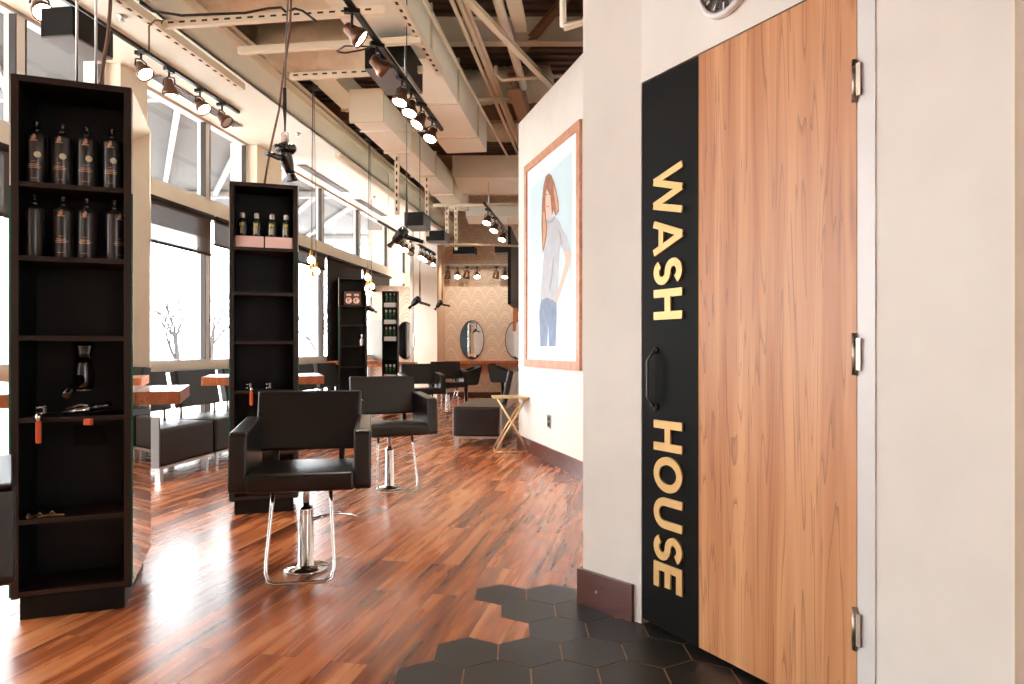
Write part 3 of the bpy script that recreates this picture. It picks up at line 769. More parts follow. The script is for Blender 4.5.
# far tower contents
t=empty('patterned_carton',sloc(st3,.0,.10,1.973),math.radians(18),'brown carton with two round white prints on far tower top shelf','box')
mb=MB(); mb.box(-.14,.14,-.07,.07,0,.24); mb.build('carton_body',mat('brown_carton',(92,60,44),.6),t,bevel=.003)
mb=MB()
for x in (-.065,.065):
    mb.lathe([(.055,0),(.055,.003),(.030,.003),(.030,0)],20,0,Matrix.Translation((x,-.071,.085))@Matrix.Rotation(PI/2,4,'X'))
    mb.box(x-.04,x+.04,-.073,-.07,.165,.20)
mb.build('carton_print',M['boxpink'],t)
t=empty('spray_bottle',sloc(st3,.16,.06,1.28),0,'small clear bottle on a middle shelf of the far tower','bottle')
mb=MB(); mb.lathe([(0,0),(.035,0),(.035,.10),(.014,.13),(.014,.14)],16); mb.build('bottle_body',M['lensoff'],t)
mb=MB(); mb.lathe([(.016,.135),(.018,.19),(0,.195)],12); mb.build('bottle_cap',M['whitep'],t)

# ------------------------------------------------------------------ salon chairs
def rounded_poly(pts,r,n=4):
    out=[]
    N=len(pts)
    for i in range(N):
        p=Vector(pts[i]); a=(Vector(pts[i-1])-p); b=(Vector(pts[(i+1)%N])-p)
        ra=min(r,a.length*.45,b.length*.45); p1=p+a.normalized()*ra; p2=p+b.normalized()*ra
        for k in range(n+1):
            t=k/n; q=p1*(1-t)**2+p*2*t*(1-t)+p2*t*t; out.append((q.x,q.y))
    return out
def salon_chair(label,lm,group='black box-arm styling chairs'):
    t=empty('styling_chair',(0,0,0),0,label,'chair',group)        # faces -Y; origin = pump base
    # arms: side panel, profile in (y,z) extruded along x
    RX=Matrix(((0,0,1,0),(1,0,0,0),(0,1,0,0),(0,0,0,1)))
    for s in (-1,1):
        mb=MB(); prof=rounded_poly([(-.30,.485),(.22,.505),(.27,.83),(-.27,.795)],.035)
        x0=.265 if s>0 else -.355
        mb.prism(prof,x0,x0+.09,0,RX); mb.build('armrest',lm,t,bevel=.022,seg=3)
        mb=MB(); 
    mb=MB(); prof=rounded_poly([(-.315,.485),(.24,.50),(.24,.575),(-.315,.585)],.03); mb.prism(prof,-.268,.268,0,RX); mb.build('seat',lm,t,bevel=.015,seg=3)
    mb=MB(); prof=rounded_poly([(.185,.635),(.255,.625),(.335,.965),(.275,.975)],.022); mb.prism(prof,-.295,.295,0,RX); bk=mb.build('backrest',lm,t,bevel=.014,seg=3)
    prof=rounded_poly([(.195,.55),(.235,.55),(.245,.66),(.205,.66)],.01)
    for x0 in (-.20,.17):
        mb=MB(); mb.prism(prof,x0,x0+.03,0,RX); mb.build('back_bracket',M['blackmetal'],t)
    mb=MB(); mb.lathe([(0,0),(.118,0),(.120,.006),(.116,.014),(.052,.022),(.042,.030),(.040,.33),(.038,.345),(.020,.35),(.019,.37)],32); mb.build('pump_column',M['chrome'],t)
    mb=MB(); mb.lathe([(.0185,.345),(.0185,.48)],20); mb.build('piston',M['steel'],t)
    mb=MB(); mb.box(-.17,.17,-.17,.17,.468,.487); mb.build('seat_plate',M['blackmetal'],t)
    w=.165
    pts=[(-w+.022,-.22,.487),(-w+.015,-.235,.40)]
    lo=.035; yb=-.33
    pts+=[(-w-.003,-.30,.14)]+[(-w-.004,yb+.02,lo+.05),(-w+.01,yb-.005,lo+.012),(-w+.04,yb-.012,lo)]
    pts2=[(-x,y,z) for (x,y,z) in pts[::-1]]
    mb=MB(); mb.tube(pts+pts2,.0105,12); mb.build('footrest',M['chrome'],t)
    mb=MB(); mb.tube([(.03,.0,.272),(.09,.03,.280),(.17,.06,.288),(.24,.08,.272),(.275,.085,.250)],[.012,.010,.009,.010,.012],10); mb.build('pump_lever',M['chrome'],t)
    return t
ch=salon_chair('nearest full styling chair, black leather with chrome foot bar, in front of middle tower',M['leather'])
ch.location=(-1.143,3.83,0); ch.rotation_euler=(0,0,math.radians(11.5))
c=copy_tree(ch,(-1.075,6.05,0),math.radians(23),'second black styling chair, behind and right of the nearest one')
c=copy_tree(ch,(-2.00,2.17,0),math.radians(36),'black styling chair mostly cut off at the left photo edge beside the nearest tower')
c=copy_tree(ch,(-1.50,11.4,0),math.radians(17),'styling chair with grey sheen directly behind the second chair, far down the salon')
c=copy_tree(ch,(-1.25,13.4,0),math.radians(14),'styling chair near the wallpaper wall, right of the far grey-sheen chair')
# tub chairs at the wall counter, facing back wall
def tub_chair(label):
    t=empty('tub_chair',(0,0,0),0,label,'chair','tub chairs by the far wall counter')
    RX=Matrix(((0,0,1,0),(1,0,0,0),(0,1,0,0),(0,0,0,1)))
    for s in (-1,1):
        mb=MB(); prof=rounded_poly([(-.28,.50),(.24,.50),(.34,.93),(-.30,.72)],.04); x0=.24 if s>0 else -.31
        mb.prism(prof,x0,x0+.07,0,RX); mb.build('armrest',M['leathergrey'],t,bevel=.02)
    mb=MB(); mb.prism(rounded_poly([(-.29,.48),(.24,.48),(.24,.58),(-.29,.60)],.03),-.24,.24,0,RX); mb.build('seat',M['leathergrey'],t,bevel=.015)
    mb=MB(); mb.prism(rounded_poly([(.20,.58),(.27,.56),(.36,.94),(.30,.96)],.02),-.24,.24,0,RX); mb.build('backrest',M['leathergrey'],t,bevel=.012)
    mb=MB(); mb.lathe([(0,0),(.16,0),(.16,.012),(.05,.03),(.045,.48)],24); mb.build('pump_column',M['chrome'],t)
    mb=MB(); mb.tube([(-.12,-.2,.48),(-.13,-.34,.05),(.13,-.34,.05),(.12,-.2,.48)],.012,8); mb.build('footrest',M['chrome'],t)
    return t
tc1=tub_chair('dark tub chair turned sideways left of the waiting bench, by the wallpaper wall'); tc1.scale=(.85,.85,.92); tc1.location=(-1.0,15.0,0); tc1.rotation_euler=(0,0,math.radians(-70))
tc2=copy_tree(tc1,(-.22,16.2,0),math.radians(70),'dark tub chair seen above the waiting bench, beneath the second oval mirror')

# ------------------------------------------------------------------ lounge seats along the windows
def lounge(label):
    t=empty('lounge_seat',(0,0,0),0,label,'sofa','charcoal lounge seats along the windows')   # front faces +X, runs +Y ; origin floor at front/near corner
    mb=MB(); mb.box(-.60,0,0,.88,.14,.485); mb.build('seat_cushion',M['leathergrey'],t,bevel=.03,seg=3)
    mb=MB(); mb.box(-.60,0.0,.0,.88,.115,.14); mb.build('seat_frame',M['steel'],t)
    for (x,y) in ((-.05,.06),(-.05,.80),(-.55,.06),(-.55,.80)):
        mb=MB(); mb.box(x-.025,x+.025,y-.025,y+.025,0,.116); mb.build('leg',M['steel'],t)
    mb=MB(); R=Matrix.Translation((-.50,.44,.78))@Matrix.Rotation(math.radians(-10),4,'Y'); mb.box(-.045,.045,-.38,.38,-.19,.21,0,R); mb.build('backrest',M['leathergrey'],t,bevel=.02,seg=3)
    for y in (.12,.76):
        mb=MB(); mb.tube([(-.47,y,.46),(-.475,y,.62)],.014,8); mb.build('back_post',M['steel'],t)
    return t
ls=None
lab=['lounge seat nearest the camera, its pale end beside the first tower mirror','second charcoal lounge seat by the windows, under the tower counter','third charcoal lounge seat by the windows, left of the middle tower','fourth lounge seat hidden mostly behind the middle tower','fifth charcoal lounge seat right of the middle tower','farthest lounge seat beside the lowered dark blind']
for i in range(6):
    Y=6.30+i*.915
    if i==0:
        ls=lounge(lab[0]); o=ls
    else: o=copy_tree(ls,label=lab[i])
    o.location=U(-4.035,Y,0); o.rotation_euler=(0,0,RW)
mb=MB(); mb.box(-.60,.004,-.022,-.001,.13,.60); e_=mb.build('end_panel',mat('grey_end_panel',(120,120,118),.6),ls,bevel=.004)

# waiting bench by picture wall: seat faces left
t=empty('waiting_bench',(-.43,8.58,0),math.radians(-6),'black leather waiting bench with grey legs near the white wall','bench')
mb=MB(); mb.box(-.31,.29,0,1.55,.13,.50); mb.build('bench_seat',M['leather'],t,bevel=.03,seg=3)
mb=MB(); mb.box(-.30,.30,.0,1.55,.105,.132); mb.box(-.315,-.30,-.004,0.02,.13,.48); mb.box(.28,.305,-.004,.02,.13,.50); mb.build('bench_frame',M['steel'],t)
for (x,y) in ((-.27,.06),(.27,.06),(-.27,1.45),(.27,1.45),(-.06,.75)):
    mb=MB(); mb.box(x-.03,x+.03,y-.03,y+.03,0,.106); mb.build('leg',M['steel'],t)
for k,y0 in enumerate((.06,.80)):
    mb=MB(); R=Matrix.Translation((.36,y0+.35,.72))@Matrix.Rotation(math.radians(12),4,'Y'); mb.box(-.035,.035,-.34,.34,-.20,.24,0,R); b=mb.build('backrest',M['leather'],t,bevel=.02,seg=3)
    mb=MB(); R=Matrix.Translation((.405,y0+.35,.72))@Matrix.Rotation(math.radians(12),4,'Y'); mb.box(-.008,.008,-.30,.30,-.25,.2,0,R); mb.build('back_plate',M['steel'],b)

# folding gold X stand
t=empty('folding_luggage_stand',(.0,8.10,0),math.radians(4),'gold folding stand with crossed legs in front of waiting bench','stand')
hw=.20
for y in (0,.34):
    for s in (-1,1):
        mb=MB(); mb.tube([(-s*hw,y+(.015 if s>0 else -.015),.012),(s*hw*.85,y+(.015 if s>0 else -.015),.64)],.0125,10); mb.build('leg',M['goldpaint'],t)
mb=MB(); 
for s in (-1,1):
    mb.tube([(s*hw,-.03,.012),(s*hw,.37,.012)],.011,8)
mb.build('foot_rail',M['goldpaint'],t)
mb=MB(); mb.box(-.23,.23,-.035,.375,.64,.655); mb.build('top_rail',M['goldpaint'],t,bevel=.004)
mb=MB(); mb.tube([(-hw,0,.012),(hw,0,.012)],.009,8); mb.build('stretcher',M['goldpaint'],t)

# ------------------------------------------------------------------ far wall furniture
t=empty('wall_counter',(-.75,17.1,0),0,'long wooden counter against the wallpapered far wall','counter')
mb=MB(); mb.box(-.93,2.4,-.25,.2,.86,.93); mb.build('counter_top',M['counter'],t,bevel=.003)
mb=MB()
for x in (-.8,.3,1.4): mb.box(x-.02,x+.02,.0,.2,.70,.86)
mb.build('counter_bracket',M['blackmetal'],t)
def oval(cx,Y,z,rx,rz,label):
    t=empty('oval_mirror',(cx,Y,z),0,label,'mirror','frameless oval mirrors on wallpaper')
    R=Matrix.Rotation(PI/2,4,'X'); Sx=Matrix.Diagonal((rx,1,rz,1))
    mb=MB(); mb.lathe([(1.0,0),(1.0,.02),(.94,.0255)],48,0,Sx@R); mb.build('mirror_rim',M['frame_dark'],t)
    mb=MB(); mb.prism([(rx*.95*math.cos(a*PI/24),rz*.95*math.sin(a*PI/24)) for a in range(48)],.02,.027,0,R); mb.build('mirror_glass',M['mirror'],t)
oval(-1.0,17.29,1.45,.305,.49,'oval mirror on the wallpapered far wall, above the counter')
oval(.13,17.29,1.45,.305,.49,'oval mirror on the far wall partly hidden by the white picture wall')
oval(-2.24,14.49,1.40,.20,.40,'oval mirror on the wallpaper partition beside the green bottle shelf')
t=empty('arched_mirror',(-2.84,14.49,.95),0,'pale arched mirror on the partition between far tower and green bottles','mirror')
a=[(.19*math.cos(k*PI/14),  .70+.19*math.sin(k*PI/14)) for k in range(15)]
R=Matrix.Rotation(PI/2,4,'X')
mb=MB(); mb.prism([(-.19,0),(.19,0)]+a[1:-1] if False else [(.19,0)]+a+[(-.19,0)],.0,.02,0,R); mb.build('mirror_glass',mat('arched_mirror_glass',(190,188,180),.35),t)
mb=MB(); mb.prism([(.205,-.01)]+[(x*1.08,.70+(z-.70)*1.08) for x,z in a]+[(-.205,-.01)],.0,.008,0,R); mb.build('mirror_rim',M['steel'],t)
t=empty('partition_counter',(-2.6,14.35,0),0,'small wooden counter in front of the wallpaper partition','counter')
mb=MB(); mb.box(-.52,.62,-.25,.14,.86,.95); mb.build('counter_top',M['counter'],t,bevel=.003)
mb=MB(); mb.box(-.45,-.40,.0,.13,0,.86); mb.box(.35,.40,.0,.13,0,.86); mb.build('counter_leg',M['steel'],t)
# bottle rack
t=empty('bottle_rack',(-2.455,13.85,0),0,'slim black rack of green bottles in front of the wallpaper partition','shelf')
hw=.155
rk=[.30,.62,1.02,1.38,1.72,2.06]
mb=MB(); mb.box(-hw,-hw+.02,0,.2,0,2.38); mb.box(hw-.02,hw,0,.2,0,2.38); mb.box(-hw,hw,0,.2,2.36,2.38); mb.box(-hw,hw,.19,.2,0,2.38); mb.build('rack_body',M['black'],t)
for z in rk:
    mb=MB(); mb.box(-hw+.02,hw-.02,.0,.19,z-.02,z); mb.build('shelf_board',M['black'],t)
gb=None; cb=None
rn={2.06:'top',1.72:'second',1.38:'third',.62:'fifth'}
for z in (2.06,1.72,1.38,.62):
    mb=MB() 
    if cb is None:
        mb.box(-.12,.12,-.04,.04,0,.09); cb=mb.build('white_carton',M['whitebox'],bevel=.002); c=cb
    else: c=cb.copy(); COL.objects.link(c)
    c.location=(-2.455,13.91,z); tag(c,'white carton under the green bottles on the %s shelf of the slim rack'%rn[z],'box','white cartons in the slim rack')
    for i,x in enumerate((-.08,0,.08)):
        if gb is None:
            gb=empty('green_bottle',(0,0,0),0,'x','bottle','green bottles in the slim rack')
            mb=MB(); mb.lathe([(0,0),(.030,0),(.030,.13),(.012,.15)],14); mb.build('bottle_body',M['greenbottle'],gb)
            mb=MB(); mb.lathe([(.013,.145),(.022,.150),(.022,.20),(0,.202)],12); mb.build('bottle_cap',M['whitep'],gb); g=gb
        else: g=copy_tree(gb)
        g.location=(-2.455+x,13.91,z+.091); g['label']='%s green bottle with white cap on the %s shelf of slim rack'%(['left','middle','right'][i],rn[z])

# tall black speaker panel beside picture wall
t=empty('wall_screen',(.02,14.0,2.05),0,'tall flat black screen seen edge-on beside the end of white wall','screen')
mb=MB(); mb.prism([(-.10,-1.2),(.12,1.4),(.16,1.4),(-.04,-1.2)],0,1.45); mb.build('screen_panel',M['black'],t,bevel=.004)
mb=MB(); mb.box(.0,.10,-.4,.0,-.30,-.02); mb.build('screen_bracket',M['counter'],t)

# ------------------------------------------------------------------ lighting tracks and lamps
def track(u,z,Y0,Y1,label,rods=(),dirx=False):
    t=empty('lighting_track',U(u,Y0,z),RW,label,'track light rail','black lighting tracks')
    L_=(Y1-Y0)*math.sqrt(1+K*K)
    mb=MB(); mb.box(-.018,.018,0,L_,0,.03); mb.build('track_rail',M['blackmetal'],t)
    mb=MB(); mb.box(-.022,.022,0,L_,.03,.038); mb.build('track_cap',M['strut'],t)
    for y in rods:
        mb=MB(); mb.tube([(0,y,.035),(0,y,4.10-z if z<3.9 else .04)],.005,6); mb.build('hanger_rod',M['steel'],t)
    return t
lamp=empty('track_lamp',(0,0,0),0,'x','lamp','bronze track lamps')
mb=MB(); mb.box(-.018,.018,-.05,.05,-.028,0); mb.tube([(0,0,-.02),(0,0,-.075)],.009,10); mb.build('track_adapter',M['blackmetal'],lamp)
mb=MB()
mb.tube([(0,0,-.07),(-.05,0,-.085),(-.058,0,-.14)],.006,8); mb.tube([(0,0,-.07),(.05,0,-.085),(.058,0,-.14)],.006,8); mb.build('yoke',M['blackmetal'],lamp)
mb=MB(); mb.lathe([(0,.050),(.026,.050),(.034,.040),(.038,.01),(.048,-.02),(.064,-.045),(.066,-.080),(.060,-.080),(.058,-.068)],24); hs=mb.build('lamp_housing',M['copper'],lamp); hs.location=(0,0,-.14)
mb=MB(); mb.lathe([(0,-.078),(.045,-.074),(.057,-.070)],24); mb.build('lamp_lens',M['lens'],hs)
first_lamp=[True]
def put_lamp(loc,yaw,tilt,label,lit=True,sc=1.0):
    if first_lamp[0]: o=lamp; first_lamp[0]=False
    else: o=copy_tree(lamp)
    o.location=loc; o.rotation_euler=(0,0,yaw); o['label']=label; o.scale=(sc,)*3
    for k in kids(o):
        if k.name.startswith('lamp_housing'):
            k.rotation_euler=(tilt,0,0)
            if not lit:
                for l in kids(k):
                    l.data=l.data if l.data.materials[0].name=='clear_lens' else OFF
    return o
OFFm=MB(); OFFm.lathe([(0,-.078),(.045,-.074),(.057,-.070)],24)
_o=OFFm.build('tmp_lens',M['lensoff']); OFF=_o.data; bpy.data.objects.remove(_o)
track(-4.24,3.965,2.5,8.05,'long black track under the white soffit above the nearest windows')
ordn=['first','second','third','fourth','fifth','sixth','seventh']
TL=[(40,-2.2,.75,True),(141,-1.9,.7,True),(169,-.2,.25,True),(200,-1.9,.7,True),(222,-1.7,.8,False)]
for i,(x,yaw,tilt,lit) in enumerate(TL):
    Y=laneY(-4.24,x); put_lamp(U(-4.24,Y,3.965),yaw,tilt,'%s bronze lamp from the near end of the window track'%ordn[i],lit,1.15)
track(-1.765,3.62,3.2,7.6,'black track crossing the middle of the exposed ceiling',(1.2,3.0))
TM=[(352,-1.4,.9,True),(377,-1.0,1.0,True),(402,PI-.6,.35,True),(411,PI-.4,.4,True),(421,PI-.9,.6,True),(432,PI-.5,.5,True)]
for i,(x,yaw,tilt,lit) in enumerate(TM):
    Y=laneY(-1.765,x); put_lamp(U(-1.765,Y,3.62),yaw,tilt,'%s bronze lamp along the middle ceiling track, counted from the camera'%ordn[i],lit,1.12)
track(-1.95,3.62,11.4,15.4,'short black track high beside the end of the picture wall',(.5,3.0))
for i,x in enumerate((488,495,503)):
    Y=laneY(-1.95,x); put_lamp(U(-1.95,Y,3.62),PI-.5,.5,'%s lamp from the left on the short track by the picture wall end'%ordn[i],True,1.25)
track(-3.5,3.2,10.8,14.4,'black track in front of the far windows and white pier',(.5,2.8))
for i,x in enumerate((399,405,411,421,425,429,433)):
    Y=laneY(-3.5,x)+.05; put_lamp(U(-3.5,Y,3.2),PI-.5+.3*(i%2),.6,'%s lamp from the left on the track by the far windows and pier'%ordn[i],i%3!=2,1.1)
t=empty('lighting_track',(-1.63,16.9,3.24),0,'black horizontal track across the wallpapered far wall','track light rail','black lighting tracks')
mb=MB(); mb.box(0,2.2,-.015,.015,0,.03); mb.build('track_rail',M['blackmetal'],t)
mb=MB(); mb.box(0,2.2,-.018,.018,.03,.045); mb.build('track_cap',M['strut'],t)
mb=MB()
for x in (.3,1.8): mb.tube([(x,0,.04),(x,0,1.3)],.006,6)
mb.build('hanger_rod',M['steel'],t)
for i,x in enumerate((448,457.5,467,477,496.5,505)):
    put_lamp(Vector(((x-CX)/F*16.9,16.9,3.24)),[.3,PI,.5,PI+.2,.5,PI-.2][i],[.5,.6,.4,.6,.4,.5][i],'%s lamp from the left on the track across the wallpapered wall'%ordn[i],i in (1,3,5),1.3)

# pendants
def pendant(label):
    t=empty('pendant_lamp',(0,0,0),0,label,'pendant lamp','cluster pendant lamps')
    mb=MB(); mb.lathe([(0,0),(.06,0),(.06,-.03),(.02,-.045),(0,-.045)],20); mb.build('ceiling_cup',M['blackmetal'],t)
    zb=-1.92
    offs=[(-.025,.0,0),(.03,.01,-.13),(.0,-.02,-.24),(-.03,.02,-.16)]
    for (x,y,dz) in offs:
        mb=MB(); mb.tube([(x*.3,y*.3,-.04),(x*.6,y*.6,-.8),(x,y,zb+dz)],.0035,6); mb.build('flex_cord',M['steelcord'],t)
        mb=MB(); mb.lathe([(0,zb+dz+.01),(.018,zb+dz),(.022,zb+dz-.05),(.016,zb+dz-.062)],14,0,Matrix.Translation((x,y,0))); mb.build('bulb_socket',M['brass'],t)
        mb=MB(); prof=[(.014,zb+dz-.06)]+[(.044*math.sin(a),zb+dz-.105+.044*math.cos(a)) for a in [PI*k/8 for k in range(1,8)]]+[(0,zb+dz-.149)]
        mb.lathe(prof,18,0,Matrix.Translation((x,y,0))); mb.build('light_bulb',M['bulb'],t)
    return t
pn=pendant('nearer cluster pendant of glowing bulbs, right of the middle tower'); pn.location=U(-3.36,8.03,4.28)
c=copy_tree(pn,U(-3.36,9.97,4.28),0,'farther cluster pendant of glowing bulbs, beside the dark blind')

# ------------------------------------------------------------------ ceiling clutter
def strut_x(Yc,u0,u1,z,label,m='strut',slots=True):
    t0=U(u0,Yc,z); t=empty('strut_channel',t0,RW,label,'ceiling strut','perforated cross struts')
    L_=(u1-u0)
    mb=MB(); mb.box(0,L_,-.025,.025,0,.06)
    x=.04
    while slots and x<L_-.08: mb.box(x,x+.05,-.0265,-.025,.026,.042,1); x+=.10
    mb.build('channel',[M[m],M['slot']],t)
    if slots:
        pass
    return t
strut_x(5.05,-3.9,-.2,3.88,'nearest cross strut at the top edge of the photo',slots=False)
strut_x(5.78,-3.75,-1.75,3.9,'slotted cross strut just behind the wavy black cable')
strut_x(6.27,-3.3,-1.6,3.9,'plain cross strut between the two slotted ones',slots=False)
strut_x(6.87,-3.1,-1.75,3.9,'slotted cross strut nearest the dryer hook cord')
def strut_y(u,Y0,Y1,z,label,slots=True,w=.03,h=.07):
    t=empty('long_strut',U(u,Y0,z),RW,label,'ceiling strut','lengthwise ceiling struts'); L_=(Y1-Y0)*1.0085
    mb=MB(); mb.box(-w,w,0,L_,0,h); y=.04
    while slots and y<L_-.08: mb.box(-.012,.012,y,y+.05,-.0015,0,1); y+=.12
    mb.build('channel',[M['strut'],M['slot']],t)
strut_y(-3.70,3.2,7.1,3.88,'long slotted strut along the edge of the white soffit')
strut_y(-1.62,3.6,6.9,3.95,'long slotted strut right of the middle lighting track')
strut_y(-3.45,9.0,15.5,3.72,'far lengthwise strut above the hanging dryers',False)
# ducts
def duct(u0,u1,Y0,Y1,z0,z1,label,bands=True):
    t=empty('air_duct',U((u0+u1)/2,Y0,z0),RW,label,'air duct','rectangular cream ducts')
    w=(u1-u0)/2; L_=(Y1-Y0)*1.0085
    mb=MB(); mb.box(-w,w,0,L_,0,z1-z0); mb.build('duct_body',M['duct'],t,bevel=.006)
    y=0
    n=0
    while y<=L_+.01:
        mb=MB(); mb.box(-w-.02,w+.02,y-.015,y+.015,-.02,z1-z0+.02); mb.build('duct_flange',M['ductside'],t); y+=1.3
duct(-2.30,-1.70,3.0,10.2,4.12,4.62,'big rectangular duct above the middle lighting track')
duct(-2.95,-2.58,8.1,13.4,3.90,4.25,'long cream duct sloping toward the dryers, left of middle track')
duct(-3.5,-3.2,8.0,9.4,4.45,4.7,'duct tucked above the fascia near the first pendant')
t=empty('air_duct',(-.97,11.5,4.1),0,'wide cross duct spanning the ceiling beyond the big rectangular duct','air duct','rectangular cream ducts')
mb=MB(); mb.box(0,1.45,0,1.3,0,.32); mb.build('duct_body',M['duct'],t,bevel=.006)
for y in (0,1.3):
    mb=MB(); mb.box(-.02,1.47,y-.02,y+.02,-.02,.34); mb.build('duct_flange',M['ductside'],t)
t=empty('air_duct',(-.95,14.2,3.95),0,'farthest cross duct close to the wallpapered wall','air duct','rectangular cream ducts')
mb=MB(); mb.box(0,1.6,0,.9,0,.25); mb.build('duct_body',M['duct'],t,bevel=.006)
# wrapped flexible ducts
def wrapped(p0,p1,r,label):
    p0=Vector(p0);p1=Vector(p1); n=22; pts=[]; rs=[]
    for i in range(n+1):
        pts.append(p0.lerp(p1,i/n)); rs.append(r*(1+.07*random.uniform(-1,1)))
    mb=MB(); n=40; pts=[p0.lerp(p1,i/n) for i in range(n+1)]; mb.tube(pts,r,28)
    ax=(p1-p0).normalized()
    for i,v in enumerate(mb.v):
        v=Vector(v); k=(v-p0).dot(ax); c=p0+ax*k; f=1+random.uniform(-.07,.07)+.05*math.sin(k*9+i%28*.7); v=c+(v-c)*f+ax*random.uniform(-.02,.02); mb.v[i]=tuple(v)
    o=mb.build('insulated_duct',M['wrap']); tag(o,label,'air duct','wrapped round ducts'); return o
wrapped((-3.1,6.4,4.62),(-1.52,6.3,4.62),.29,'crumpled wrapped duct at the top edge above the slotted struts')
wrapped((-2.75,7.65,4.58),(-1.38,7.6,4.58),.26,'crumpled wrapped duct behind the slotted struts, left of middle track')
wrapped((-.80,9.9,4.96),(.55,9.7,4.96),.24,'round wrapped duct high near the top of the picture wall')
wrapped((-1.2,11.7,4.92),(.3,11.6,4.92),.19,'small wrapped duct below the round one near the picture wall')
# conduits
def conduit(pts,r,label,m='pipe',name='conduit_pipe',cat='pipe',group='cream conduits under the deck'):
    mb=MB(); mb.tube(pts,r,10); return tag(mb.build(name,M[m]),label,cat,group)
conduit([U(-1.46,3.0,4.6),U(-1.46,16.5,4.6)],.022,'left of three parallel thin ceiling pipes leading to the far wall')
conduit([U(-1.395,3.0,4.64),U(-1.395,16.5,4.64)],.035,'thicker middle pipe of the three parallel ceiling pipes')
conduit([U(-1.33,3.0,4.6),U(-1.33,16.5,4.6)],.020,'right of three parallel thin ceiling pipes leading to the far wall')
conduit([U(-1.66,4.0,4.40),U(-1.60,9.0,4.40),U(-1.56,11.35,4.40)],.018,'thin pipe along the side of the big rectangular duct')
conduit([U(-1.01,3.0,4.6),U(-1.01,8.9,4.6)],.050,'fat cream pipe nearest the picture wall top')
conduit([px(496,66,8.0),px(496,74,8.0),px(502,80,8.0),px(566,76,8.0)],.020,'bent pipe crossing beneath the fat pipe')
conduit([px(563,-20,4.6),px(563,26,4.6),px(564,28,4.6),px(586,21,4.6)],.022,'pipe with an elbow at the top beside the near wall corner')
conduit([px(360,131.5,7.3),px(425,131,7.3)],.008,'thin rod behind the lamps of the middle track')
conduit([px(423,102,9.2),px(521,98,9.2)],.028,'cream cross bar below the three parallel pipes')
conduit([px(433,205.5,12.5),px(517,204.5,12.5)],.03,'lower cross bar left of the picture wall end')
conduit([px(462,192,13.2),px(517,190,13.2)],.025,'thin cross bar above the lower cross bar')
# joists and braces
def joist(p0,p1,w,h,label,m='joist'):
    p0=Vector(p0);p1=Vector(p1); d=(p1-p0); L_=d.length; t=empty('ceiling_joist',p0,0,label,'ceiling beam','exposed ceiling beams')
    R=d.to_track_quat('Y','Z').to_matrix().to_4x4()
    mb=MB(); mb.box(-w/2,w/2,0,L_,-.006,.006,0,R); mb.box(-w/2,w/2,0,L_,h-.006,h+.006,0,R); mb.box(-.006,.006,0,L_,0,h,0,R); mb.build('beam_section',M[m],t)
joist((-3.6,8.2,4.85),(4,8.2,4.85),.14,.28,'cream cross beam under the deck above the three pipes','strut')
joist((-3.6,11,4.85),(4,11,4.85),.14,.28,'second cross beam under the deck, farther back')
joist((-3.6,5.4,4.9),(4,5.4,4.9),.14,.28,'near cross beam under the deck at the top edge')
joist((-3.6,14,4.85),(4,14,4.85),.14,.28,'farthest cross beam under the deck')
joist(px(462,-4,6.2),px(553,89,8.2),.07,.04,'diagonal cream brace crossing in front of the pipes','strut')
joist(px(566,0,7.6),px(522,52,8.4),.09,.05,'brown diagonal brace rising toward the near wall corner')
joist(px(512,-5,6.4),px(521,32,7.6),.14,.05,'short white brace beside the fat cream pipe','strut')
joist(U(-1.10,8.6,4.46),U(-1.12,11.0,4.46),.16,.20,'lengthwise brown beam close to the picture wall top')
# black boxes
def bbox(x0,x1,y0,y1,z0,z1,label):
    t=empty('ceiling_speaker',((x0+x1)/2,(y0+y1)/2,z0),RW,label,'ceiling speaker','black ceiling boxes')
    a,b,c=(x1-x0)/2,(y1-y0)/2,z1-z0
    mb=MB(); mb.box(-a,a,-b,b,.012,c); mb.build('speaker_box',M['black'],t,bevel=.004)
    mb=MB(); mb.box(-a+.004,a-.004,-b+.004,b-.004,0,.012); mb.build('speaker_grille',M['grey'],t)
    mb=MB(); mb.tube([(0,0,c),(0,0,c+.06)],.012,6); mb.build('hanger_rod',M['steel'],t)
    return t
bbox(-3.43,-3.17,5.04,5.46,3.50,3.72,'near black ceiling box above the nearest shelf tower')
bbox(-1.30,-.93,6.25,6.9,3.76,4.05,'black ceiling box behind the middle track lamps')
a=px(417,229,9.3); bbox(a.x-.12,a.x+.14,a.y-.2,a.y+.2,a.z,a.z+.19,'black ceiling box right above the largest hanging dryer')
a=px(438,243,11.8); bbox(a.x-.16,a.x+.16,a.y-.2,a.y+.2,a.z,a.z+.18,'black ceiling box above the white pier')
a=px(465,255,16.2); bbox(a.x-.26,a.x+.26,a.y-.15,a.y+.15,a.z,a.z+.17,'wide black ceiling box on the left in front of the wallpapered wall')
a=px(502,254,16.0); bbox(a.x-.15,a.x+.18,a.y-.15,a.y+.15,a.z,a.z+.17,'black ceiling box on the right in front of the wallpapered wall')
# drop hangers (vertical slotted posts)
for (x,y0,y1,Y,lab) in ((397,155,215,9.6,'left vertical slotted hanger post above the largest dryer'),(427,150,236,10.8,'tall vertical hanger post right of the largest dryer'),(447,205,246,12.4,'short hanger post above the white pier'),(456,205,250,13.0,'short hanger post just left of the wallpapered wall')):
    a=px(x,y1,Y); b=px(x,y0,Y); t=empty('hanger_post',a,0,lab,'ceiling strut','vertical hanger posts')
    hh=max(b.z-a.z,.3); mb=MB(); mb.box(-.03,.03,-.03,.03,0,hh); z=.05
    while z<hh-.06: mb.box(-.01,.01,-.0315,-.03,z,z+.05,1); z+=.1
    mb.build('channel',[M['strut'],M['slot']],t)
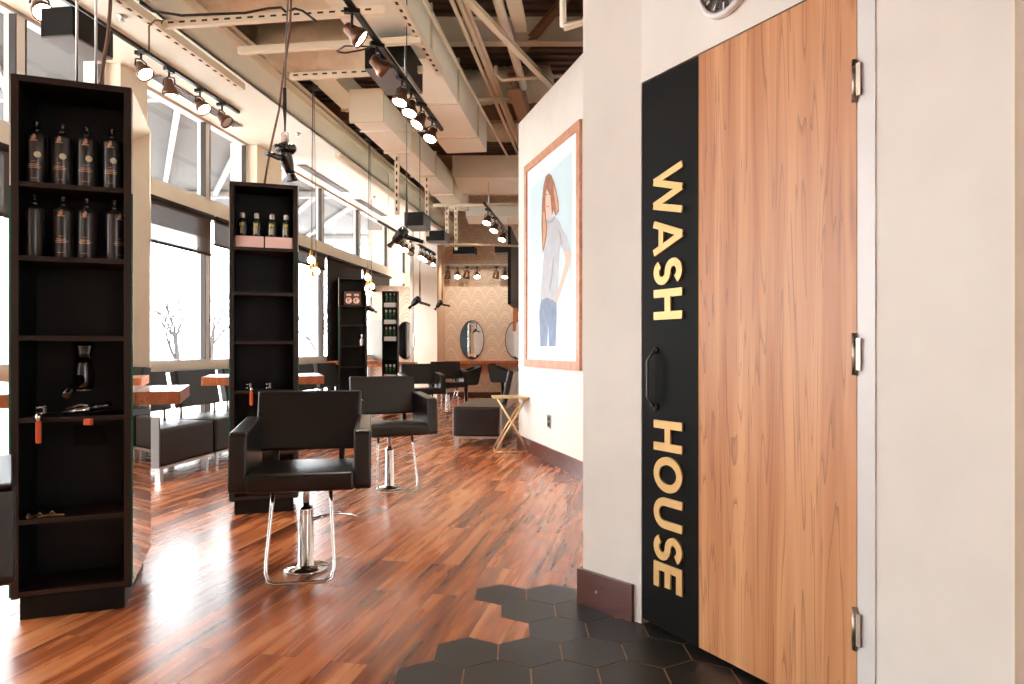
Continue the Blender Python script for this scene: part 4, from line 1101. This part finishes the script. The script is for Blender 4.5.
# cross frame at far ceiling
conduit([px(412,243,11.8),px(520,246,12.2)],.02,'pale cross rail in front of the wallpapered wall top')
# wavy black cable
pts=[px(140,3,5.2),px(152,11,5.2),px(182,15.5,5.25),px(215,14,5.3),px(245,13,5.3),px(268,8.5,5.3),px(281,7.5,5.3),px(286,12,5.3)]
cord('electric_cable',pts,.010,M['cord'],'wavy black cable strung along the top of the exposed ceiling','cable','ceiling cables')
cord('electric_cable',[px(289,11,5.3),px(295,8.5,5.3),px(303,11,5.3),px(316,21,5.5)],.009,M['cord'],'short black cable hooked right of the vertical steel rod','cable','ceiling cables')
cord('electric_cable',[px(149,52,5.4),px(149,26,5.4),px(155,20,5.4),px(163,21,5.4)],.007,M['browncord'],'small brown cable drop near the window soffit','cable','ceiling cables')
cord('electric_cable',[px(337,51,5.6),px(345,46,5.5),px(360,46,5.5),px(372,47,5.6),px(362,50,5.6),px(345,53,5.6),px(338,52,5.6)],.007,M['cord'],'black looped cable by the second lamp of the middle track','cable','ceiling cables')
# steel rods holding near tower
for i,(x,y0,y1) in enumerate(((77,48,84),(96,60,88))):
    a=px(x,y1,3.4); cord('steel_cable',[a,a+Vector((0,0,1.7))],.006,M['steel'],['left','right'][i]+' thin steel cable rising from the top of the nearest tower','cable','tower support cables')
# sprinklers
for (x,y,lab) in ((122,17,'round ceiling sprinkler near the top left of the soffit'),(298,134,'small sprinkler in the white soffit left of the first pendant'),(374,197,'small sprinkler in the soffit by the second pendant')):
    Y=(3.99-CH)*F/(HY-y); a=px(x,y,Y)
    t=empty('sprinkler_head',(a.x,a.y,3.999),0,lab,'sprinkler','soffit sprinklers')
    mb=MB(); mb.lathe([(0,0),(.04,0),(.04,-.006),(.012,-.012),(.012,-.035),(.022,-.037),(.022,-.042),(0,-.042)],16); mb.build('sprinkler_body',M['steel'],t)

# ------------------------------------------------------------------ outside
cn=empty('entrance_canopy',(0,0,0),0,'grey canopy roof on white diagonal trusses outside the upper windows','canopy')
mb=MB(); wbox(mb,-8.15,-4.98,2,20,4.20,4.26); mb.build('canopy_roof',M['canopy'],cn)
mb=MB(); wbox(mb,-8.20,-8.10,2,20,4.08,4.30)
y=-2
while y<19:
    p0=U(-5.0,y,4.14); p1=U(-8.1,y+4.6,4.14)
    if p1.y<20:
        d=(p1-p0); R=d.to_track_quat('Y','Z').to_matrix().to_4x4()
        mb.box(-.035,.035,0,d.length,-.035,.035,0,Matrix.Translation(p0)@R)
    y+=1.45
for (a,b) in ((7.9,8.0),(13,13.1),(18,18.1)): wbox(mb,-8.1,-5.0,a,b,4.08,4.19)
mb.build('canopy_truss',M['canopybeam'],cn)
def tree(x,y,h,label):
    mb=MB(); 
    def br(p,d,l,r,dep):
        q=p+d*l; mb.tube([p,p.lerp(q,.5)+Vector((random.uniform(-.04,.04)*l,random.uniform(-.04,.04)*l,0)),q],[r,r*.85,r*.7],5,cap=False)
        if dep==0: return
        for k in range(3 if dep>1 else 4):
            nd=(d+Vector((random.uniform(-.8,.8),random.uniform(-.8,.8),random.uniform(-.25,.55)))).normalized()
            br(p.lerp(q,random.uniform(.55,1)),nd,l*random.uniform(.55,.8),r*.55,dep-1)
    br(Vector((0,0,0)),Vector((0,0,1)),h*.32,h*.022,5)
    o=mb.build('bare_tree',M['bark']); o.location=(x,y,-.05); tag(o,label,'tree','bare trees outside')
tree(-10.2,21,4.3,'pale bare tree outside the window right of nearest tower')
tree(-16.5,38,5.6,'bare tree outside just left of the middle tower')
tree(-8.4,30,5.0,'bare tree outside between middle tower and dark blind')
tree(-24,30,4.8,'bare tree outside at the far left of the windows')

# ------------------------------------------------------------------ world, lights, camera
wd=bpy.data.worlds.new('sky'); S.world=wd; wd.use_nodes=True
bg=wd.node_tree.nodes['Background']; bg.inputs[0].default_value=(.93,.97,1,1); bg.inputs[1].default_value=12
def spot(loc,aim,power,size=1.6,col=(1,.90,.78)):
    l=bpy.data.lights.new('track_spot','SPOT'); l.energy=power; l.spot_size=size; l.spot_blend=.6; l.color=col; l.shadow_soft_size=.05
    o=bpy.data.objects.new('track_spot_light',l); COL.objects.link(o); o.location=loc
    o.rotation_euler=(Vector(aim)-Vector(loc)).to_track_quat('-Z','Y').to_euler()
for (x,aim) in ((352,(-.6,4.4,0)),(377,(.3,7,1.5)),(420,(-1.5,8,0)),(432,(-.5,9,0))):
    Y=laneY(-1.765,x); spot(U(-1.765,Y,3.42),aim,260)
for x in (141,169,200):
    Y=laneY(-4.24,x); spot(U(-4.24,Y,3.76),(-1.9,Y+.3,1.2),130)
for x in (457.5,477,505): spot(((x-CX)/F*16.9,15.9,3.3),((x-CX)/F*16.9,17.3,1.3),26,2.2)
for (x,aim) in ((488,(-1.9,15.5,2)),(503,(-.6,17.3,1.6))):
    Y=laneY(-1.95,x); spot(U(-1.95,Y,3.42),aim,240,2.2)
for x in (405,425):
    Y=laneY(-3.5,x); spot(U(-3.5,Y,3.0),(-1.5,Y+1,1),150,2.2)
cam=bpy.data.cameras.new('camera'); co=bpy.data.objects.new('camera',cam); COL.objects.link(co)
co.location=(0,0,CH); co.rotation_euler=(PI/2,0,0)
cam.sensor_width=36; cam.lens=F/1024*36; cam.shift_y=(HY-342)/1024; cam.clip_start=.05; cam.clip_end=300
S.camera=co
S.view_settings.view_transform='Standard'; S.view_settings.look='None'; S.view_settings.gamma=1; S.view_settings.use_curve_mapping=False
S.view_settings.exposure=0.28
S.cycles.use_denoising=True; S.cycles.max_bounces=12; S.cycles.diffuse_bounces=6; S.cycles.transparent_max_bounces=16
S.cycles.sample_clamp_indirect=8; S.cycles.caustics_reflective=False; S.cycles.caustics_refractive=False
